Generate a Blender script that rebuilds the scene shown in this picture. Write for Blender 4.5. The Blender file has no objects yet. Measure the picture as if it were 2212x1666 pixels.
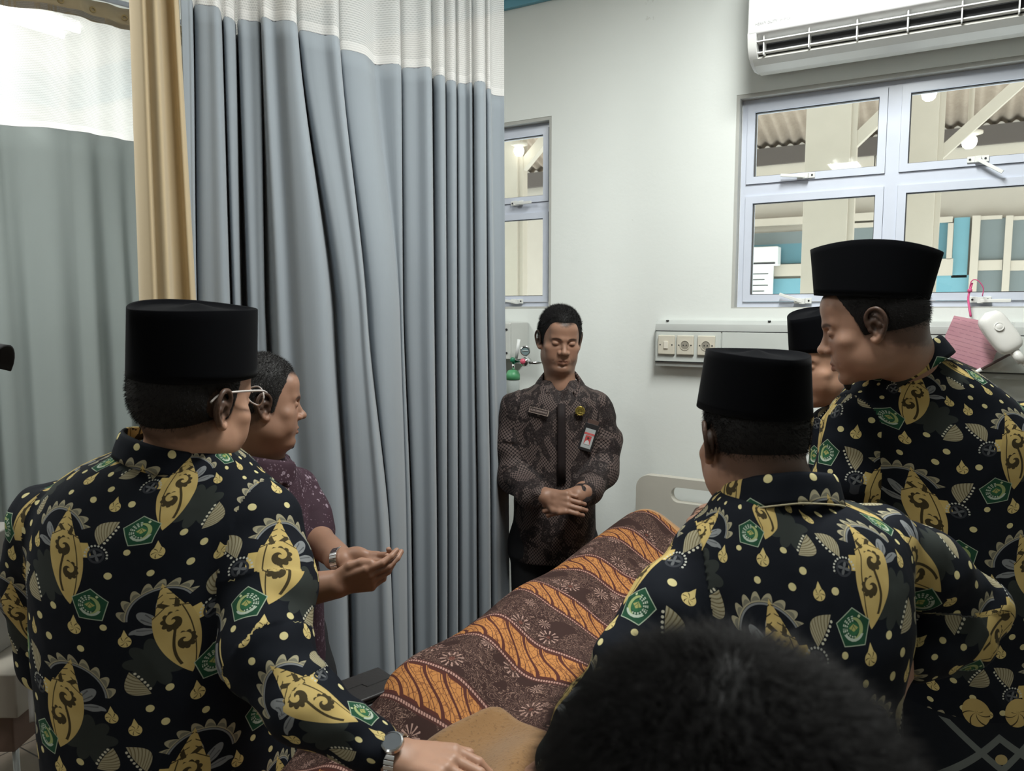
import bpy, bmesh, math, random
import numpy as np
from mathutils import Vector, Matrix
random.seed(7); np.random.seed(7)
SC = bpy.context.scene
COL = SC.collection
# ------------------------------------------------------------------ camera
F_PX, YAW, PITCH, CAM_H = 1640.0, math.radians(30.3), math.radians(5.6), 1.65
cam = bpy.data.cameras.new('camera'); camo = bpy.data.objects.new('camera', cam); COL.objects.link(camo)
cam.sensor_width = 36.0; cam.lens = F_PX / 2212.0 * 36.0
camo.location = (0, 0, CAM_H); camo.rotation_euler = (math.pi/2 - PITCH, 0, YAW)
cam.clip_start = 0.02; cam.clip_end = 100
cam.dof.use_dof = True; cam.dof.focus_distance = 2.1; cam.dof.aperture_fstop = 7.5
SC.camera = camo
SC.view_settings.view_transform = 'Standard'; SC.view_settings.look = 'None'
SC.view_settings.exposure = 0.0; SC.view_settings.gamma = 1.0; SC.view_settings.use_curve_mapping = False
# ------------------------------------------------------------------ sky + lights
W = bpy.data.worlds.new('overcast_sky'); SC.world = W; W.use_nodes = True
wb = W.node_tree.nodes['Background']; wb.inputs[0].default_value = (0.93, 0.97, 1.0, 1); wb.inputs[1].default_value = 3.6
SC.cycles.max_bounces = 6; SC.cycles.diffuse_bounces = 3; SC.cycles.glossy_bounces = 2
SC.cycles.transmission_bounces = 2; SC.cycles.transparent_max_bounces = 8
SC.cycles.caustics_reflective = False; SC.cycles.caustics_refractive = False
SC.cycles.sample_clamp_indirect = 4.0

def area(name, loc, rot, sx, sy, power, col=(1, 1, 1), parent=None):
    l = bpy.data.lights.new(name, 'AREA'); l.shape = 'RECTANGLE'; l.size = sx; l.size_y = sy
    l.energy = power; l.color = col
    o = bpy.data.objects.new(name, l); COL.objects.link(o); o.location = loc; o.rotation_euler = rot
    if parent: o.parent = parent
    return o

# ------------------------------------------------------------------ pixel <-> world helpers (measuring aid)
cy_, sy_ = math.cos(YAW), math.sin(YAW)
RV = np.array([cy_, sy_, 0.0]); FV = np.array([-sy_, cy_, 0.0]); ZV = np.array([0, 0, 1.0])
def ray(px, py):
    a = (px-1106)/F_PX; b = -(py-833)/F_PX
    r = FV*math.cos(PITCH) - ZV*math.sin(PITCH) + a*RV + b*(FV*math.sin(PITCH) + ZV*math.cos(PITCH))
    return r, math.cos(PITCH) + b*math.sin(PITCH)
O = np.array([0, 0, CAM_H])
def P(px, py, d): r, k = ray(px, py); return O + r*(d/k)
def PX(px, py, x): r, k = ray(px, py); return O + r*(x/r[0])
def PY(px, py, y): r, k = ray(px, py); return O + r*(y/r[1])
def PZ(px, py, z): r, k = ray(px, py); return O + r*((z-CAM_H)/r[2])
def C(lat, dep, z): return RV*lat + FV*dep + ZV*z
def A(*v): return np.array(v, dtype=float)

# ------------------------------------------------------------------ object helpers
def tag(o, label=None, cat=None, group=None, kind=None):
    if label: o['label'] = label
    if cat: o['category'] = cat
    if group: o['group'] = group
    if kind: o['kind'] = kind
    return o
def empty(name, loc, label=None, cat=None, group=None, kind=None):
    o = bpy.data.objects.new(name, None); COL.objects.link(o); o.location = [float(v) for v in loc]
    o.empty_display_size = 0.05
    return tag(o, label, cat, group, kind)
def world_loc(o):
    v = Vector((0, 0, 0))
    while o: v = v + Vector(o.location); o = o.parent
    return v
def obj(name, me, parent=None, mat=None, smooth=True):
    """me is in world coordinates; only translations are used on parents"""
    if isinstance(me, bmesh.types.BMesh):
        m = bpy.data.meshes.new(name); me.to_mesh(m); me.free(); me = m
    o = bpy.data.objects.new(name, me); COL.objects.link(o)
    if parent is not None:
        o.parent = parent
        off = world_loc(parent); me.transform(Matrix.Translation(-off))
    if mat is not None:
        me.materials.clear()
        for mm in (mat if isinstance(mat, (list, tuple)) else [mat]): me.materials.append(mm)
    if smooth and len(me.polygons): me.polygons.foreach_set('use_smooth', [True]*len(me.polygons))
    return o
def mesh_np(name, V, Fq, uv=None):
    me = bpy.data.meshes.new(name)
    V = np.asarray(V, dtype=np.float32); n = len(V)
    me.vertices.add(n); me.vertices.foreach_set('co', V.ravel())
    Fq = np.asarray(Fq, dtype=np.int32); k = Fq.shape[1]
    me.loops.add(Fq.size); me.loops.foreach_set('vertex_index', Fq.ravel())
    me.polygons.add(len(Fq)); me.polygons.foreach_set('loop_start', np.arange(0, Fq.size, k, dtype=np.int32))
    me.update(calc_edges=True)
    if uv is not None:
        l = me.uv_layers.new(name='UVMap'); l.data.foreach_set('uv', np.asarray(uv, dtype=np.float32).ravel())
    return me
class MB:
    """collects polygons, then builds ONE mesh object"""
    def __init__(s): s.v = []; s.f = []; s.m = []; s.mi = 0
    def add(s, vs, fs):
        b = len(s.v); s.v += [tuple(map(float, v)) for v in vs]; s.f += [tuple(b+i for i in f) for f in fs]; s.m += [s.mi]*len(fs); return s
    def box(s, x0, y0, z0, x1, y1, z1):
        return s.obox(A((x0+x1)/2, (y0+y1)/2, (z0+z1)/2), A(1, 0, 0), A(0, 1, 0), A(0, 0, 1), abs(x1-x0)/2, abs(y1-y0)/2, abs(z1-z0)/2)
    def obox(s, c, ex, ey, ez, hx, hy, hz):
        vs = [c+ex*hx*i+ey*hy*j+ez*hz*k for i in (-1, 1) for j in (-1, 1) for k in (-1, 1)]
        return s.add(vs, [(0, 1, 3, 2), (4, 6, 7, 5), (0, 4, 5, 1), (2, 3, 7, 6), (0, 2, 6, 4), (1, 5, 7, 3)])
    def bar(s, p, q, w, h, up=A(0, 0, 1)):
        p = np.asarray(p, float); q = np.asarray(q, float); ey = q-p; L = np.linalg.norm(ey); ey = ey/L
        ex = np.cross(ey, up); ex /= np.linalg.norm(ex); ez = np.cross(ex, ey)
        return s.obox((p+q)/2, ex, ey, ez, w/2, L/2, h/2)
    def tube(s, pts, r, n=10, cap=True):
        pts = [np.asarray(p, float) for p in pts]; rs = r if isinstance(r, (list, tuple)) else [r]*len(pts)
        up = A(0, 0, 1); rings = []; t0 = pts[1]-pts[0]
        if abs(t0[2]) > .9*np.linalg.norm(t0): up = A(1, 0, 0)
        for i, p in enumerate(pts):
            t = pts[min(i+1, len(pts)-1)]-pts[max(i-1, 0)]; t = t/np.linalg.norm(t)
            a = np.cross(t, up); a /= np.linalg.norm(a); b = np.cross(a, t); up = b
            rings.append([p+rs[i]*(a*math.cos(2*math.pi*k/n)+b*math.sin(2*math.pi*k/n)) for k in range(n)])
        vs = [v for R_ in rings for v in R_]; fs = []
        for i in range(len(pts)-1):
            for k in range(n): fs.append((i*n+k, i*n+(k+1) % n, (i+1)*n+(k+1) % n, (i+1)*n+k))
        if cap: fs.append(tuple(range(n-1, -1, -1))); fs.append(tuple((len(pts)-1)*n+k for k in range(n)))
        return s.add(vs, fs)
    def lathe(s, c, ax, prof, n=24, ref=None):
        c = np.asarray(c, float); ax = np.asarray(ax, float); ax = ax/np.linalg.norm(ax)
        ref = A(0, 0, 1) if abs(ax[2]) < .9 else A(1, 0, 0)
        a = np.cross(ax, ref); a /= np.linalg.norm(a); b = np.cross(ax, a); vs = []; fs = []
        for (r, h) in prof: vs += [c+ax*h+max(r, 1e-5)*(a*math.cos(2*math.pi*k/n)+b*math.sin(2*math.pi*k/n)) for k in range(n)]
        for i in range(len(prof)-1):
            for k in range(n): fs.append((i*n+k, i*n+(k+1) % n, (i+1)*n+(k+1) % n, (i+1)*n+k))
        return s.add(vs, fs)
    def grid(s, G):
        G = np.asarray(G); n, m = G.shape[:2]
        return s.add(G.reshape(-1, 3), [(i*m+j, i*m+j+1, (i+1)*m+j+1, (i+1)*m+j) for i in range(n-1) for j in range(m-1)])
    def prism(s, pts, d):
        pts = [np.asarray(p, float) for p in pts]; d = np.asarray(d, float); n = len(pts)
        return s.add(pts+[p+d for p in pts], [tuple(range(n-1, -1, -1)), tuple(range(n, 2*n))]+[(i, (i+1) % n, n+(i+1) % n, n+i) for i in range(n)])
    def build(s, name, mat, parent=None, smooth=False, bevel=0, fix=True):
        me = bpy.data.meshes.new(name); me.from_pydata(s.v, [], s.f); me.update()
        me.polygons.foreach_set('material_index', s.m)
        if fix:
            bm = bmesh.new(); bm.from_mesh(me); bmesh.ops.recalc_face_normals(bm, faces=bm.faces); bm.to_mesh(me); bm.free()
        o = obj(name, me, parent, mat, smooth)
        if bevel:
            b = o.modifiers.new('bevel', 'BEVEL'); b.width = bevel; b.segments = 2; b.limit_method = 'ANGLE'
            if not smooth:
                me.polygons.foreach_set('use_smooth', [True]*len(me.polygons)); wn = o.modifiers.new('wn', 'WEIGHTED_NORMAL'); wn.keep_sharp = True
        return o
def catmull(pts, n=8):
    pts = [np.asarray(p, float) for p in pts]; q = [2*pts[0]-pts[1]]+pts+[2*pts[-1]-pts[-2]]; out = []
    for i in range(1, len(q)-2):
        for k in range(n):
            t = k/n; out.append(.5*((2*q[i])+(-q[i-1]+q[i+1])*t+(2*q[i-1]-5*q[i]+4*q[i+1]-q[i+2])*t*t+(-q[i-1]+3*q[i]-3*q[i+1]+q[i+2])*t**3))
    return out+[pts[-1]]

# ------------------------------------------------------------------ node DSL
class E:
    T = None
    def __init__(s, v): s.v = v
    @staticmethod
    def w(x): return x if isinstance(x, E) else E(float(x))
    @staticmethod
    def op(name, *a):
        a = [E.w(x) for x in a]
        if all(isinstance(x.v, float) for x in a) and name in ('ADD', 'SUBTRACT', 'MULTIPLY'):
            p, q = a[0].v, a[1].v; return E({'ADD': p+q, 'SUBTRACT': p-q, 'MULTIPLY': p*q}[name])
        n = E.T.nodes.new('ShaderNodeMath'); n.operation = name
        for i, x in enumerate(a):
            if isinstance(x.v, float): n.inputs[i].default_value = x.v
            else: E.T.links.new(x.v, n.inputs[i])
        return E(n.outputs[0])
    def __add__(s, o): return E.op('ADD', s, o)
    __radd__ = __add__
    def __mul__(s, o): return E.op('MULTIPLY', s, o)
    __rmul__ = __mul__
    def __sub__(s, o): return E.op('SUBTRACT', s, o)
    def __rsub__(s, o): return E.op('SUBTRACT', o, s)
    def __truediv__(s, o): return E.op('DIVIDE', s, o)
    def __neg__(s): return E.op('MULTIPLY', s, -1.0)
def eabs(a): return E.op('ABSOLUTE', a)
def emin(a, b): return E.op('MINIMUM', a, b)
def emax(a, b): return E.op('MAXIMUM', a, b)
def efl(a): return E.op('FLOOR', a)
def efr(a): return E.op('FRACT', a)
def esin(a): return E.op('SINE', a)
def ecos(a): return E.op('COSINE', a)
def eat(a, b): return E.op('ARCTAN2', a, b)
def ehyp(x, y): return E.op('SQRT', x*x+y*y)
def elt(a, b): return E.op('LESS_THAN', a, b)
def egt(a, b): return E.op('GREATER_THAN', a, b)
def emod(a, b): return E.op('FLOORED_MODULO', a, b)
def epp(a, b): return E.op('PINGPONG', a, b)
class M_:
    """small wrapper around a principled material"""
    def __init__(s, name, col=(.8, .8, .8), rough=.5, metal=0.0, spec=.5):
        s.m = bpy.data.materials.new(name); s.m.use_nodes = True; s.t = s.m.node_tree; s.N = s.t.nodes
        s.b = s.N['Principled BSDF']; s.out = s.N['Material Output']
        s.b.inputs['Base Color'].default_value = (*col, 1); s.b.inputs['Roughness'].default_value = rough
        s.b.inputs['Metallic'].default_value = metal; s.b.inputs['Specular IOR Level'].default_value = spec
        E.T = s.t
    def coord(s, kind='Object', scale=None):
        tc = s.N.new('ShaderNodeTexCoord'); o = tc.outputs[kind]
        if scale is not None:
            mp = s.N.new('ShaderNodeMapping'); mp.inputs['Scale'].default_value = scale; s.t.links.new(o, mp.inputs[0]); o = mp.outputs[0]
        return o
    def xyz(s, o):
        n = s.N.new('ShaderNodeSeparateXYZ'); s.t.links.new(o, n.inputs[0]); return E(n.outputs[0]), E(n.outputs[1]), E(n.outputs[2])
    def noise(s, vec, scale, detail=3, rough=.5, dist=0):
        n = s.N.new('ShaderNodeTexNoise'); n.inputs['Scale'].default_value = scale; n.inputs['Detail'].default_value = detail
        n.inputs['Roughness'].default_value = rough; n.inputs['Distortion'].default_value = dist
        if vec is not None: s.t.links.new(vec, n.inputs['Vector'])
        return E(n.outputs['Fac'])
    def mix(s, fac, c1, c2, blend='MIX'):
        n = s.N.new('ShaderNodeMix'); n.data_type = 'RGBA'; n.blend_type = blend
        for i, x in ((0, fac), (6, c1), (7, c2)):
            if isinstance(x, E) and not isinstance(x.v, float): s.t.links.new(x.v, n.inputs[i])
            elif isinstance(x, (tuple, list)): n.inputs[i].default_value = (*x, 1) if len(x) == 3 else x
            elif isinstance(x, (int, float)): n.inputs[i].default_value = x
            elif isinstance(x, E): n.inputs[i].default_value = x.v
            else: s.t.links.new(x, n.inputs[i])
        return n.outputs[2]
    def ramp(s, fac, stops):
        n = s.N.new('ShaderNodeValToRGB'); s.t.links.new(fac.v if isinstance(fac, E) else fac, n.inputs[0])
        e = n.color_ramp.elements
        while len(e) < len(stops): e.new(.5)
        for el, (p, c) in zip(e, stops): el.position = p; el.color = (*c, 1)
        return n.outputs[0]
    def color(s, sock): s.t.links.new(sock, s.b.inputs['Base Color']); return s
    def bump(s, h, strength=.3, dist=.002):
        n = s.N.new('ShaderNodeBump'); n.inputs['Strength'].default_value = strength; n.inputs['Distance'].default_value = dist
        s.t.links.new(h.v if isinstance(h, E) else h, n.inputs['Height']); s.t.links.new(n.outputs[0], s.b.inputs['Normal']); return s
def simple(name, col, rough=.5, metal=0, spec=.5, bump=None):
    m = M_(name, col, rough, metal, spec)
    c = m.coord(); n = m.noise(c, bump[0] if bump else 12, 3)
    m.color(m.mix(n, tuple(v*.94 for v in col), tuple(min(1, v*1.05) for v in col)))
    if bump: m.bump(n, bump[1], bump[2])
    return m.m
def emis(name, col, s):
    m = bpy.data.materials.new(name); m.use_nodes = True; b = m.node_tree.nodes['Principled BSDF']
    b.inputs['Base Color'].default_value = (*col, 1); b.inputs['Emission Color'].default_value = (*col, 1); b.inputs['Emission Strength'].default_value = s
    return m
# ================================================================== materials of the room
def wall_mat():
    m = M_('painted_plaster', (.70, .72, .69), .5)
    c = m.coord(); big = m.noise(c, 1.3, 4, .6); fine = m.noise(c, 60, 4, .6); st = m.noise(c, 5, 6, .7)
    col = m.mix(big, (.77, .80, .765), (.84, .865, .835))
    spots = egt(st, .69)
    col = m.mix(spots*.22, col, (.42, .41, .37))
    m.color(col); m.bump(fine*.4+m.noise(c, 9, 5, .6), .25, .004); return m.m
WALL = wall_mat()
CEIL = simple('white_ceiling_paint', (.82, .82, .80), .8)
BLUE = simple('pale_blue_cornice_paint', (.17, .44, .56), .5)
WHITE = simple('white_plastic', (.80, .81, .78), .3)
ALU = simple('pale_lilac_white_aluminium', (.66, .70, .80), .25)
REVEAL = simple('shaded_plaster', (.48, .48, .45), .8, bump=(40, .3, .003))  # shade of the window reveals put into the plaster colour
DARK = simple('dark_gap', (.02, .02, .022), .6)
CREAM = simple('cream_outdoor_paint', (.50, .45, .37), .6)
RUBBER = simple('dark_gasket', (.06, .06, .06), .6)
m = M_('window_glass', (1, 1, 1), .02)
tr = m.N.new('ShaderNodeBsdfTransparent'); tr.inputs[0].default_value = (.93, .96, .95, 1)
gl = m.N.new('ShaderNodeBsdfGlossy'); gl.inputs['Roughness'].default_value = .02
mx = m.N.new('ShaderNodeMixShader'); mx.inputs[0].default_value = .04
m.t.links.new(tr.outputs[0], mx.inputs[1]); m.t.links.new(gl.outputs[0], mx.inputs[2]); m.t.links.new(mx.outputs[0], m.out.inputs[0])
GLASS = m.m
def tile_mat():
    m = M_('worn_floor_tile', (.2, .15, .12), .35)
    c = m.coord(); x, y, z = m.xyz(c)
    g = emin(epp(x, .15), epp(y+.08, .15)); n = m.noise(c, 6, 5)
    col = m.mix(n, (.20, .155, .12), (.30, .24, .19)); col = m.mix(elt(g, .003), col, (.05, .04, .035)); m.color(col); m.bump(egt(g, .003), .3, .002); return m.m
# ================================================================== shell
YW = 2.95; XL, XR, YB, HC = -5.06, 2.6, -5.0, 3.13
def struct(name, mb, mat, **k):
    o = mb.build(name, mat, **k); o['kind'] = 'structure'; return o
struct('floor', MB().box(XL-.2, YB-.2, -.1, XR+.2, YW, 0), tile_mat())
struct('ceiling', MB().box(XL-.2, YB-.2, HC, XR+.2, YW+.2, HC+.12), CEIL)
W1 = (-2.64, -1.529, 1.66, 2.475); W2 = (-.752, .40, 1.655, 2.452)
w = MB(); T = .16
w.box(XL-.2, YW, 0, XR+.2, YW+T, W1[2]); w.box(XL-.2, YW, W1[3], XR+.2, YW+T, HC)
w.box(XL-.2, YW, W1[2], W1[0], YW+T, W1[3]); w.box(W1[1], YW, W1[2], W2[0], YW+T, W1[3]); w.box(W2[1], YW, W1[2], XR+.2, YW+T, W1[3])
w.box(W2[0], YW, W2[3], W2[1], YW+T, W1[3])
struct('wall_back', w, WALL)
struct('wall_left', MB().box(XL-.2, YB, 0, XL, YW, HC), WALL)
struct('wall_right', MB().box(XR, YB, 0, XR+.2, YW, HC), WALL)
struct('wall_front', MB().box(XL-.2, YB-.2, 0, XR+.2, YB, HC), WALL)
def cornice(name, p, q, inward):
    m = MB(); inward = A(*inward)
    for (dz0, dz1, t) in ((-.185, -.15, .02), (-.15, -.11, .035), (-.11, -.05, .055), (-.05, -.001, .08)):
        a = A(*p, HC+dz0); b = A(*q, HC+dz0); up = A(0, 0, dz1-dz0)
        m.add([a, b, b+inward*t, a+inward*t]+[v+up for v in (a, b, b+inward*t, a+inward*t)],
              [(0, 1, 2, 3), (4, 7, 6, 5), (0, 4, 5, 1), (1, 5, 6, 2), (2, 6, 7, 3), (3, 7, 4, 0)])
    return struct(name, m, BLUE)
cornice('trim_1', (XL, YW-.001), (XR, YW-.001), (0, -1, 0))
cornice('trim_2', (XL+.001, YB), (XL+.001, YW-.08), (1, 0, 0))
# rough plaster reveals around the windows
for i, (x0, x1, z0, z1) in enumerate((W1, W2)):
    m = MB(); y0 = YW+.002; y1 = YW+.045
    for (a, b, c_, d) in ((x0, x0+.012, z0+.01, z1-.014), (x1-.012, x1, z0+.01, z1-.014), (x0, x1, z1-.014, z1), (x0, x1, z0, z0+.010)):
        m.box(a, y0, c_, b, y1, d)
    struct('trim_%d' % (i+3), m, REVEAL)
# ================================================================== windows
def latch(parent, cx, cz, y, opened=0.0):
    """stay fastener: two small screw plates, a hinge block and the arm"""
    m = MB(); m.box(cx-.028, y-.006, cz-.010, cx-.006, y, cz+.010); m.box(cx+.012, y-.006, cz-.010, cx+.034, y, cz+.010)
    m.box(cx-.006, y-.022, cz-.012, cx+.012, y, cz+.008)
    a = A(cx+.003, y-.018, cz-.004); dx = A(math.cos(opened), -.12, math.sin(opened)); b = a+dx*.085
    m.bar(a, b, .010, .011); m.bar(a, a+A(.0, 0, -.032), .009, .009)
    o = m.build('latch', WHITE, parent, bevel=.001)
    for sx in (.024, -.02): MB().lathe((cx+sx, y-.0055, cz), (0, -1, 0), [(.0035, 0), (.0035, .002), (0, .002)], 12).build('screw', DARK, o)
def window(name, x0, x1, z0, z1, splits, lat):
    y0, y1 = YW+.045, YW+.095
    root = empty(name, ((x0+x1)/2, YW+.07, z0), kind='structure')
    t = .020; zr = 2.105
    xs = [x0+.013]+splits+[x1-.013]
    m = MB()
    m.box(x0+.012, y0, z0+.01, x1-.012, y1, z0+.01+t); m.box(x0+.012, y0, z1-.014-t, x1-.012, y1, z1-.014)
    for i, x in enumerate(xs):
        a, b = (x, x+t) if i == 0 else ((x-t, x) if i == len(xs)-1 else (x-.021, x+.021))
        m.box(a, y0, z0+.01, b, y1, z1-.014)
    m.box(xs[0], y0, zr-.022, xs[-1], y1, zr+.022)
    m = MB(); m.box(x0+.012, y0, z0+.01, x1-.012, y1, z0+.01+t); m.box(x0+.012, y0, z1-.014-t, x1-.012, y1, z1-.014); edges_ = []
    for i, x in enumerate(xs):
        a, b = (x, x+t) if i == 0 else ((x-t, x) if i == len(xs)-1 else (x-.021, x+.021)); edges_.append((a, b)); m.box(a, y0, z0+.01+t, b, y1, z1-.014-t)
    for (a, b), (c_, d) in zip(edges_[:-1], edges_[1:]): m.box(b, y0, zr-.022, c_, y1, zr+.022)
    m.build('window_frame', ALU, root)
    for i in range(len(xs)-1):
        a = xs[i]+(t if i == 0 else .021)+.001; b = xs[i+1]-(t if i == len(xs)-2 else .021)-.001
        for (c_, d) in ((z0+.01+t+.001, zr-.023), (zr+.023, z1-.014-t-.001)):
            s = MB(); w_ = .026
            for q in ((a, c_, b, c_+w_), (a, d-w_, b, d), (a, c_+w_, a+w_, d-w_), (b-w_, c_+w_, b, d-w_)):
                s.box(q[0], y0-.008, q[1], q[2], y1-.008, q[3])
            so = s.build('sash', ALU, root)
            g = MB(); k = .003
            for q in ((a+w_, c_+w_, b-w_, c_+w_+k), (a+w_, d-w_-k, b-w_, d-w_), (a+w_, c_+w_+k, a+w_+k, d-w_-k), (b-w_-k, c_+w_+k, b-w_, d-w_-k)):
                g.box(q[0], y0+.004, q[1], q[2], y0+.020, q[3])
            g.build('gasket', RUBBER, so)
            MB().box(a+w_, y0+.012, c_+w_, b-w_, y0+.016, d-w_).build('glass_pane', GLASS, so)
    for (cx, cz, op) in lat: latch(root, cx, cz, y0-.008, op)
    return root
window('window_1', *W1, [-2.09], [(-1.72, 2.128, .0), (-1.72, 1.694, 3.0), (-2.4, 1.694, 0), (-2.4, 2.128, 0)])
window('window_2', *W2, [-.222], [(-.505, 2.142, math.pi-.1), (.03, 2.148, -.6), (-.50, 1.688, math.pi-.35), (.06, 1.688, 0)])
# ================================================================== veranda outside the windows
def corr_mat():
    m = M_('weathered_fibre_cement', (.33, .27, .21), .8); c = m.coord(); n = m.noise(c, 7, 6, .7); n2 = m.noise(c, 60, 3)
    m.color(m.mix(n*.7+n2*.3, (.24, .18, .13), (.62, .52, .41))); return m.m
root = empty('veranda_roof', (0, 5.0, 3.2), 'corrugated brown fibre cement roof over the veranda outside the windows', 'roof')
xs = np.arange(-6, 5, .0119); G = []
for x in xs: G.append([A(x, y, z+.016*math.sin(x*2*math.pi/.095)) for (y, z) in ((3.2, 4.15), (6.95, 3.06))])
o = MB().grid(G).build('corrugated_sheet', corr_mat(), root, smooth=True, fix=False); so = o.modifiers.new('s', 'SOLIDIFY'); so.thickness = .008
m = MB()
for y in (3.45,): z = 4.15-(y-3.2)*.2907-.06; m.box(-6, y-.03, z-.06, 5, y+.03, z+.02)
m.build('purlin', CREAM, root)
# opposite building
FAC = empty('opposite_building', (0, 7.2, 0), 'cream and turquoise building across the veranda with glazed panels', 'building')
TURQ = simple('turquoise_outdoor_paint', (.15, .34, .40), .6)
BEIG = simple('beige_outdoor_paint', (.40, .36, .30), .7); GREYG = simple('dim_grey_window_glass', (.17, .20, .20), .15); TEALG = simple('teal_tinted_glass', (.10, .22, .26), .15)
MB().box(-6, 7.0, .0, 5, 7.2, 3.3).build('beige_wall', BEIG, FAC)
MB().box(-6, 6.86, 2.90, 5, 6.93, 3.04).build('gutter_board', simple('dark_weathered_board', (.09, .075, .065), .8), FAC)
def fr_(nm, px0, py0, px1, py1, yy, mt, th=.03):
    """a panel of the facade, measured on the plane y = yy"""
    a = PY(px0, (py0+py1)/2, yy)[0]; b = PY(px1, (py0+py1)/2, yy)[0]; c = (px0+px1)/2; z1 = PY(c, py0, yy)[2]; z0 = PY(c, py1, yy)[2]
    return MB().box(a, yy, z0, b, yy+th, z1).build(nm, mt, FAC)
fr_('cream_beam', 1500, 470, 1890, 486, 6.93, CREAM, .07); fr_('cream_beam', 1500, 352, 1890, 390, 6.90, CREAM, .1); fr_('cream_beam', 1890, 296, 2400, 345, 6.90, CREAM, .1)
fr_('glass_strip', 1500, 505, 1740, 530, 6.97, GREYG); fr_('glass_strip', 1500, 530, 1740, 572, 6.97, TEALG); fr_('cream_rail', 1500, 573, 1760, 598, 6.94, CREAM, .06); fr_('turquoise_panel', 1500, 600, 2092, 700, 6.965, TURQ)
fr_('turquoise_panel', 2058, 470, 2092, 600, 6.965, TURQ); fr_('teal_window', 1975, 478, 2050, 560, 6.96, TEALG)
for q in ((1965, 470, 2058, 482), (1965, 560, 2058, 596), (2046, 482, 2058, 560), (1965, 482, 1978, 560)): fr_('window_trim', *q, 6.93, CREAM, .05)
fr_('grey_pane', 2112, 472, 2166, 700, 6.96, GREYG); fr_('grey_pane', 2182, 472, 2260, 700, 6.96, GREYG)
for q in ((2094, 466, 2112, 700), (2166, 466, 2182, 700)): fr_('cream_stile', *q, 6.93, CREAM, .05)
for q in ((2113, 562, 2165, 584), (2183, 562, 2260, 584), (2113, 466, 2165, 474), (2183, 466, 2260, 474)): fr_('cream_rail', *q, 6.94, CREAM, .04)
fr_('upper_window', 1815, 492, 1895, 560, 6.96, GREYG)
for q in ((1808, 482, 1900, 492), (1808, 492, 1816, 596)): fr_('window_trim', *q, 6.93, CREAM, .05)
def post(x, y, wd, label):
    o = empty('veranda_post', (x, y, 0), label, 'post', 'veranda posts')
    MB().box(x-wd, y-.05, 0, x+wd, y+.05, 3.3).build('post_board', CREAM, o, bevel=.004)
    MB().box(x+wd, y-.03, 0, x+wd+.03, y+.03, 3.2).build('side_board', CREAM, o); MB().bar(A(x+wd, y, 2.55), A(x+wd+.42, y, 2.95), .05, .06).build('brace', CREAM, o)
pp = PY(1783, 500, 4.6); post(pp[0], 4.6, .115, 'wide cream veranda post seen through the left panes of the right window')
pp = PY(1983, 500, 5.2); post(pp[0], 5.2, .08, 'slim cream veranda post seen through the right panes beside the bulb')
pp = PY(1105, 500, 4.3); post(pp[0], 4.3, .07, 'cream veranda post seen through the narrow window by the curtain')
for (px, py, y, lab) in ((2007, 203, 4.3, 'white glowing bulb highest in the right window'), (2094, 306, 5.5, 'white glowing bulb under a flat holder in the right window'), (1121, 326, 4.2, 'glowing bulb seen through the narrow window by the curtain')):
    c0 = PY(px, py, y); o = empty('bulb_lamp', c0, lab, 'lamp', 'veranda bulbs'); s = y/4.3
    MB().lathe(c0, (0, 0, 1), [(0, -.033*s), (.016*s, -.031*s), (.028*s, -.02*s), (.033*s, 0), (.030*s, .015*s), (.018*s, .03*s)], 20).build('bulb', emis('glowing_bulb', (1, .98, .92), 9), o, smooth=True)
    MB().lathe(c0, (0, 0, 1), [(.018*s, .028*s), (.055*s, .034*s), (.055*s, .045*s), (.02*s, .05*s), (.012*s, .06*s), (.012*s, 4.15-(y-3.2)*.2907-c0[2]-.03)], 20).build('bulb_holder', CREAM, o, smooth=True)
# a walled court beyond the narrow window, its sunlight put in as glow
CW = empty('courtyard_wall', (-4.3, 8.5, 0), 'white courtyard wall seen through the narrow window, glowing in place of sunlight', 'wall')
MB().box(-9, 8.4, 0, -2.52, 8.6, 2.62).build('wall_panel', emis('white_wall_glow', (.95, .94, .92), 1.1), CW)
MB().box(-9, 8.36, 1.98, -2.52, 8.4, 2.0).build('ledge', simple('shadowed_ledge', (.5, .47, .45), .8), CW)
# items seen behind the glass of the right window
c0 = PY(1655, 560, 6.9); o = empty('outdoor_air_conditioner', c0, 'small white air conditioner on the opposite building seen at lower left of the right window', 'air conditioner')
MB().box(c0[0]-.25, 6.78, c0[2]-.06, c0[0]+.12, 6.92, c0[2]+.1).build('casing', WHITE, o, bevel=.01); MB().box(c0[0]-.23, 6.775, c0[2]-.05, c0[0]+.10, 6.785, c0[2]-.035).build('louvre', DARK, o)
c0 = PY(1640, 608, 6.9); o = empty('notice_board', c0, 'white framed notice behind the lower left window pane', 'notice')
MB().box(c0[0]-.15, 6.88, c0[2]-.16, c0[0]+.12, 6.90, c0[2]+.13).build('board', WHITE, o); m = MB()
for k in range(4): m.box(c0[0]-.12, 6.875, c0[2]+.06-k*.05, c0[0]+.08-.03*(k % 2), 6.88, c0[2]+.068-k*.05)
m.build('printed_line', DARK, o)
# ================================================================== air conditioner on the wall
AC = empty('air_conditioner', (-.15, 2.85, 2.50), 'long white wall air conditioner with dark louvre above the right window', 'air conditioner')
x0, x1 = -.665, .43
prof = [(2.95, 2.515), (2.95, 2.85), (2.80, 2.86), (2.745, 2.84), (2.727, 2.80), (2.723, 2.585)]
m = MB(); n = len(prof)
m.prism([A(x0, y, z) for y, z in prof], A(x1-x0, 0, 0)); m.build('casing', simple('glossy_white_casing', (.70, .70, .70), .18), AC, bevel=.006)
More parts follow.
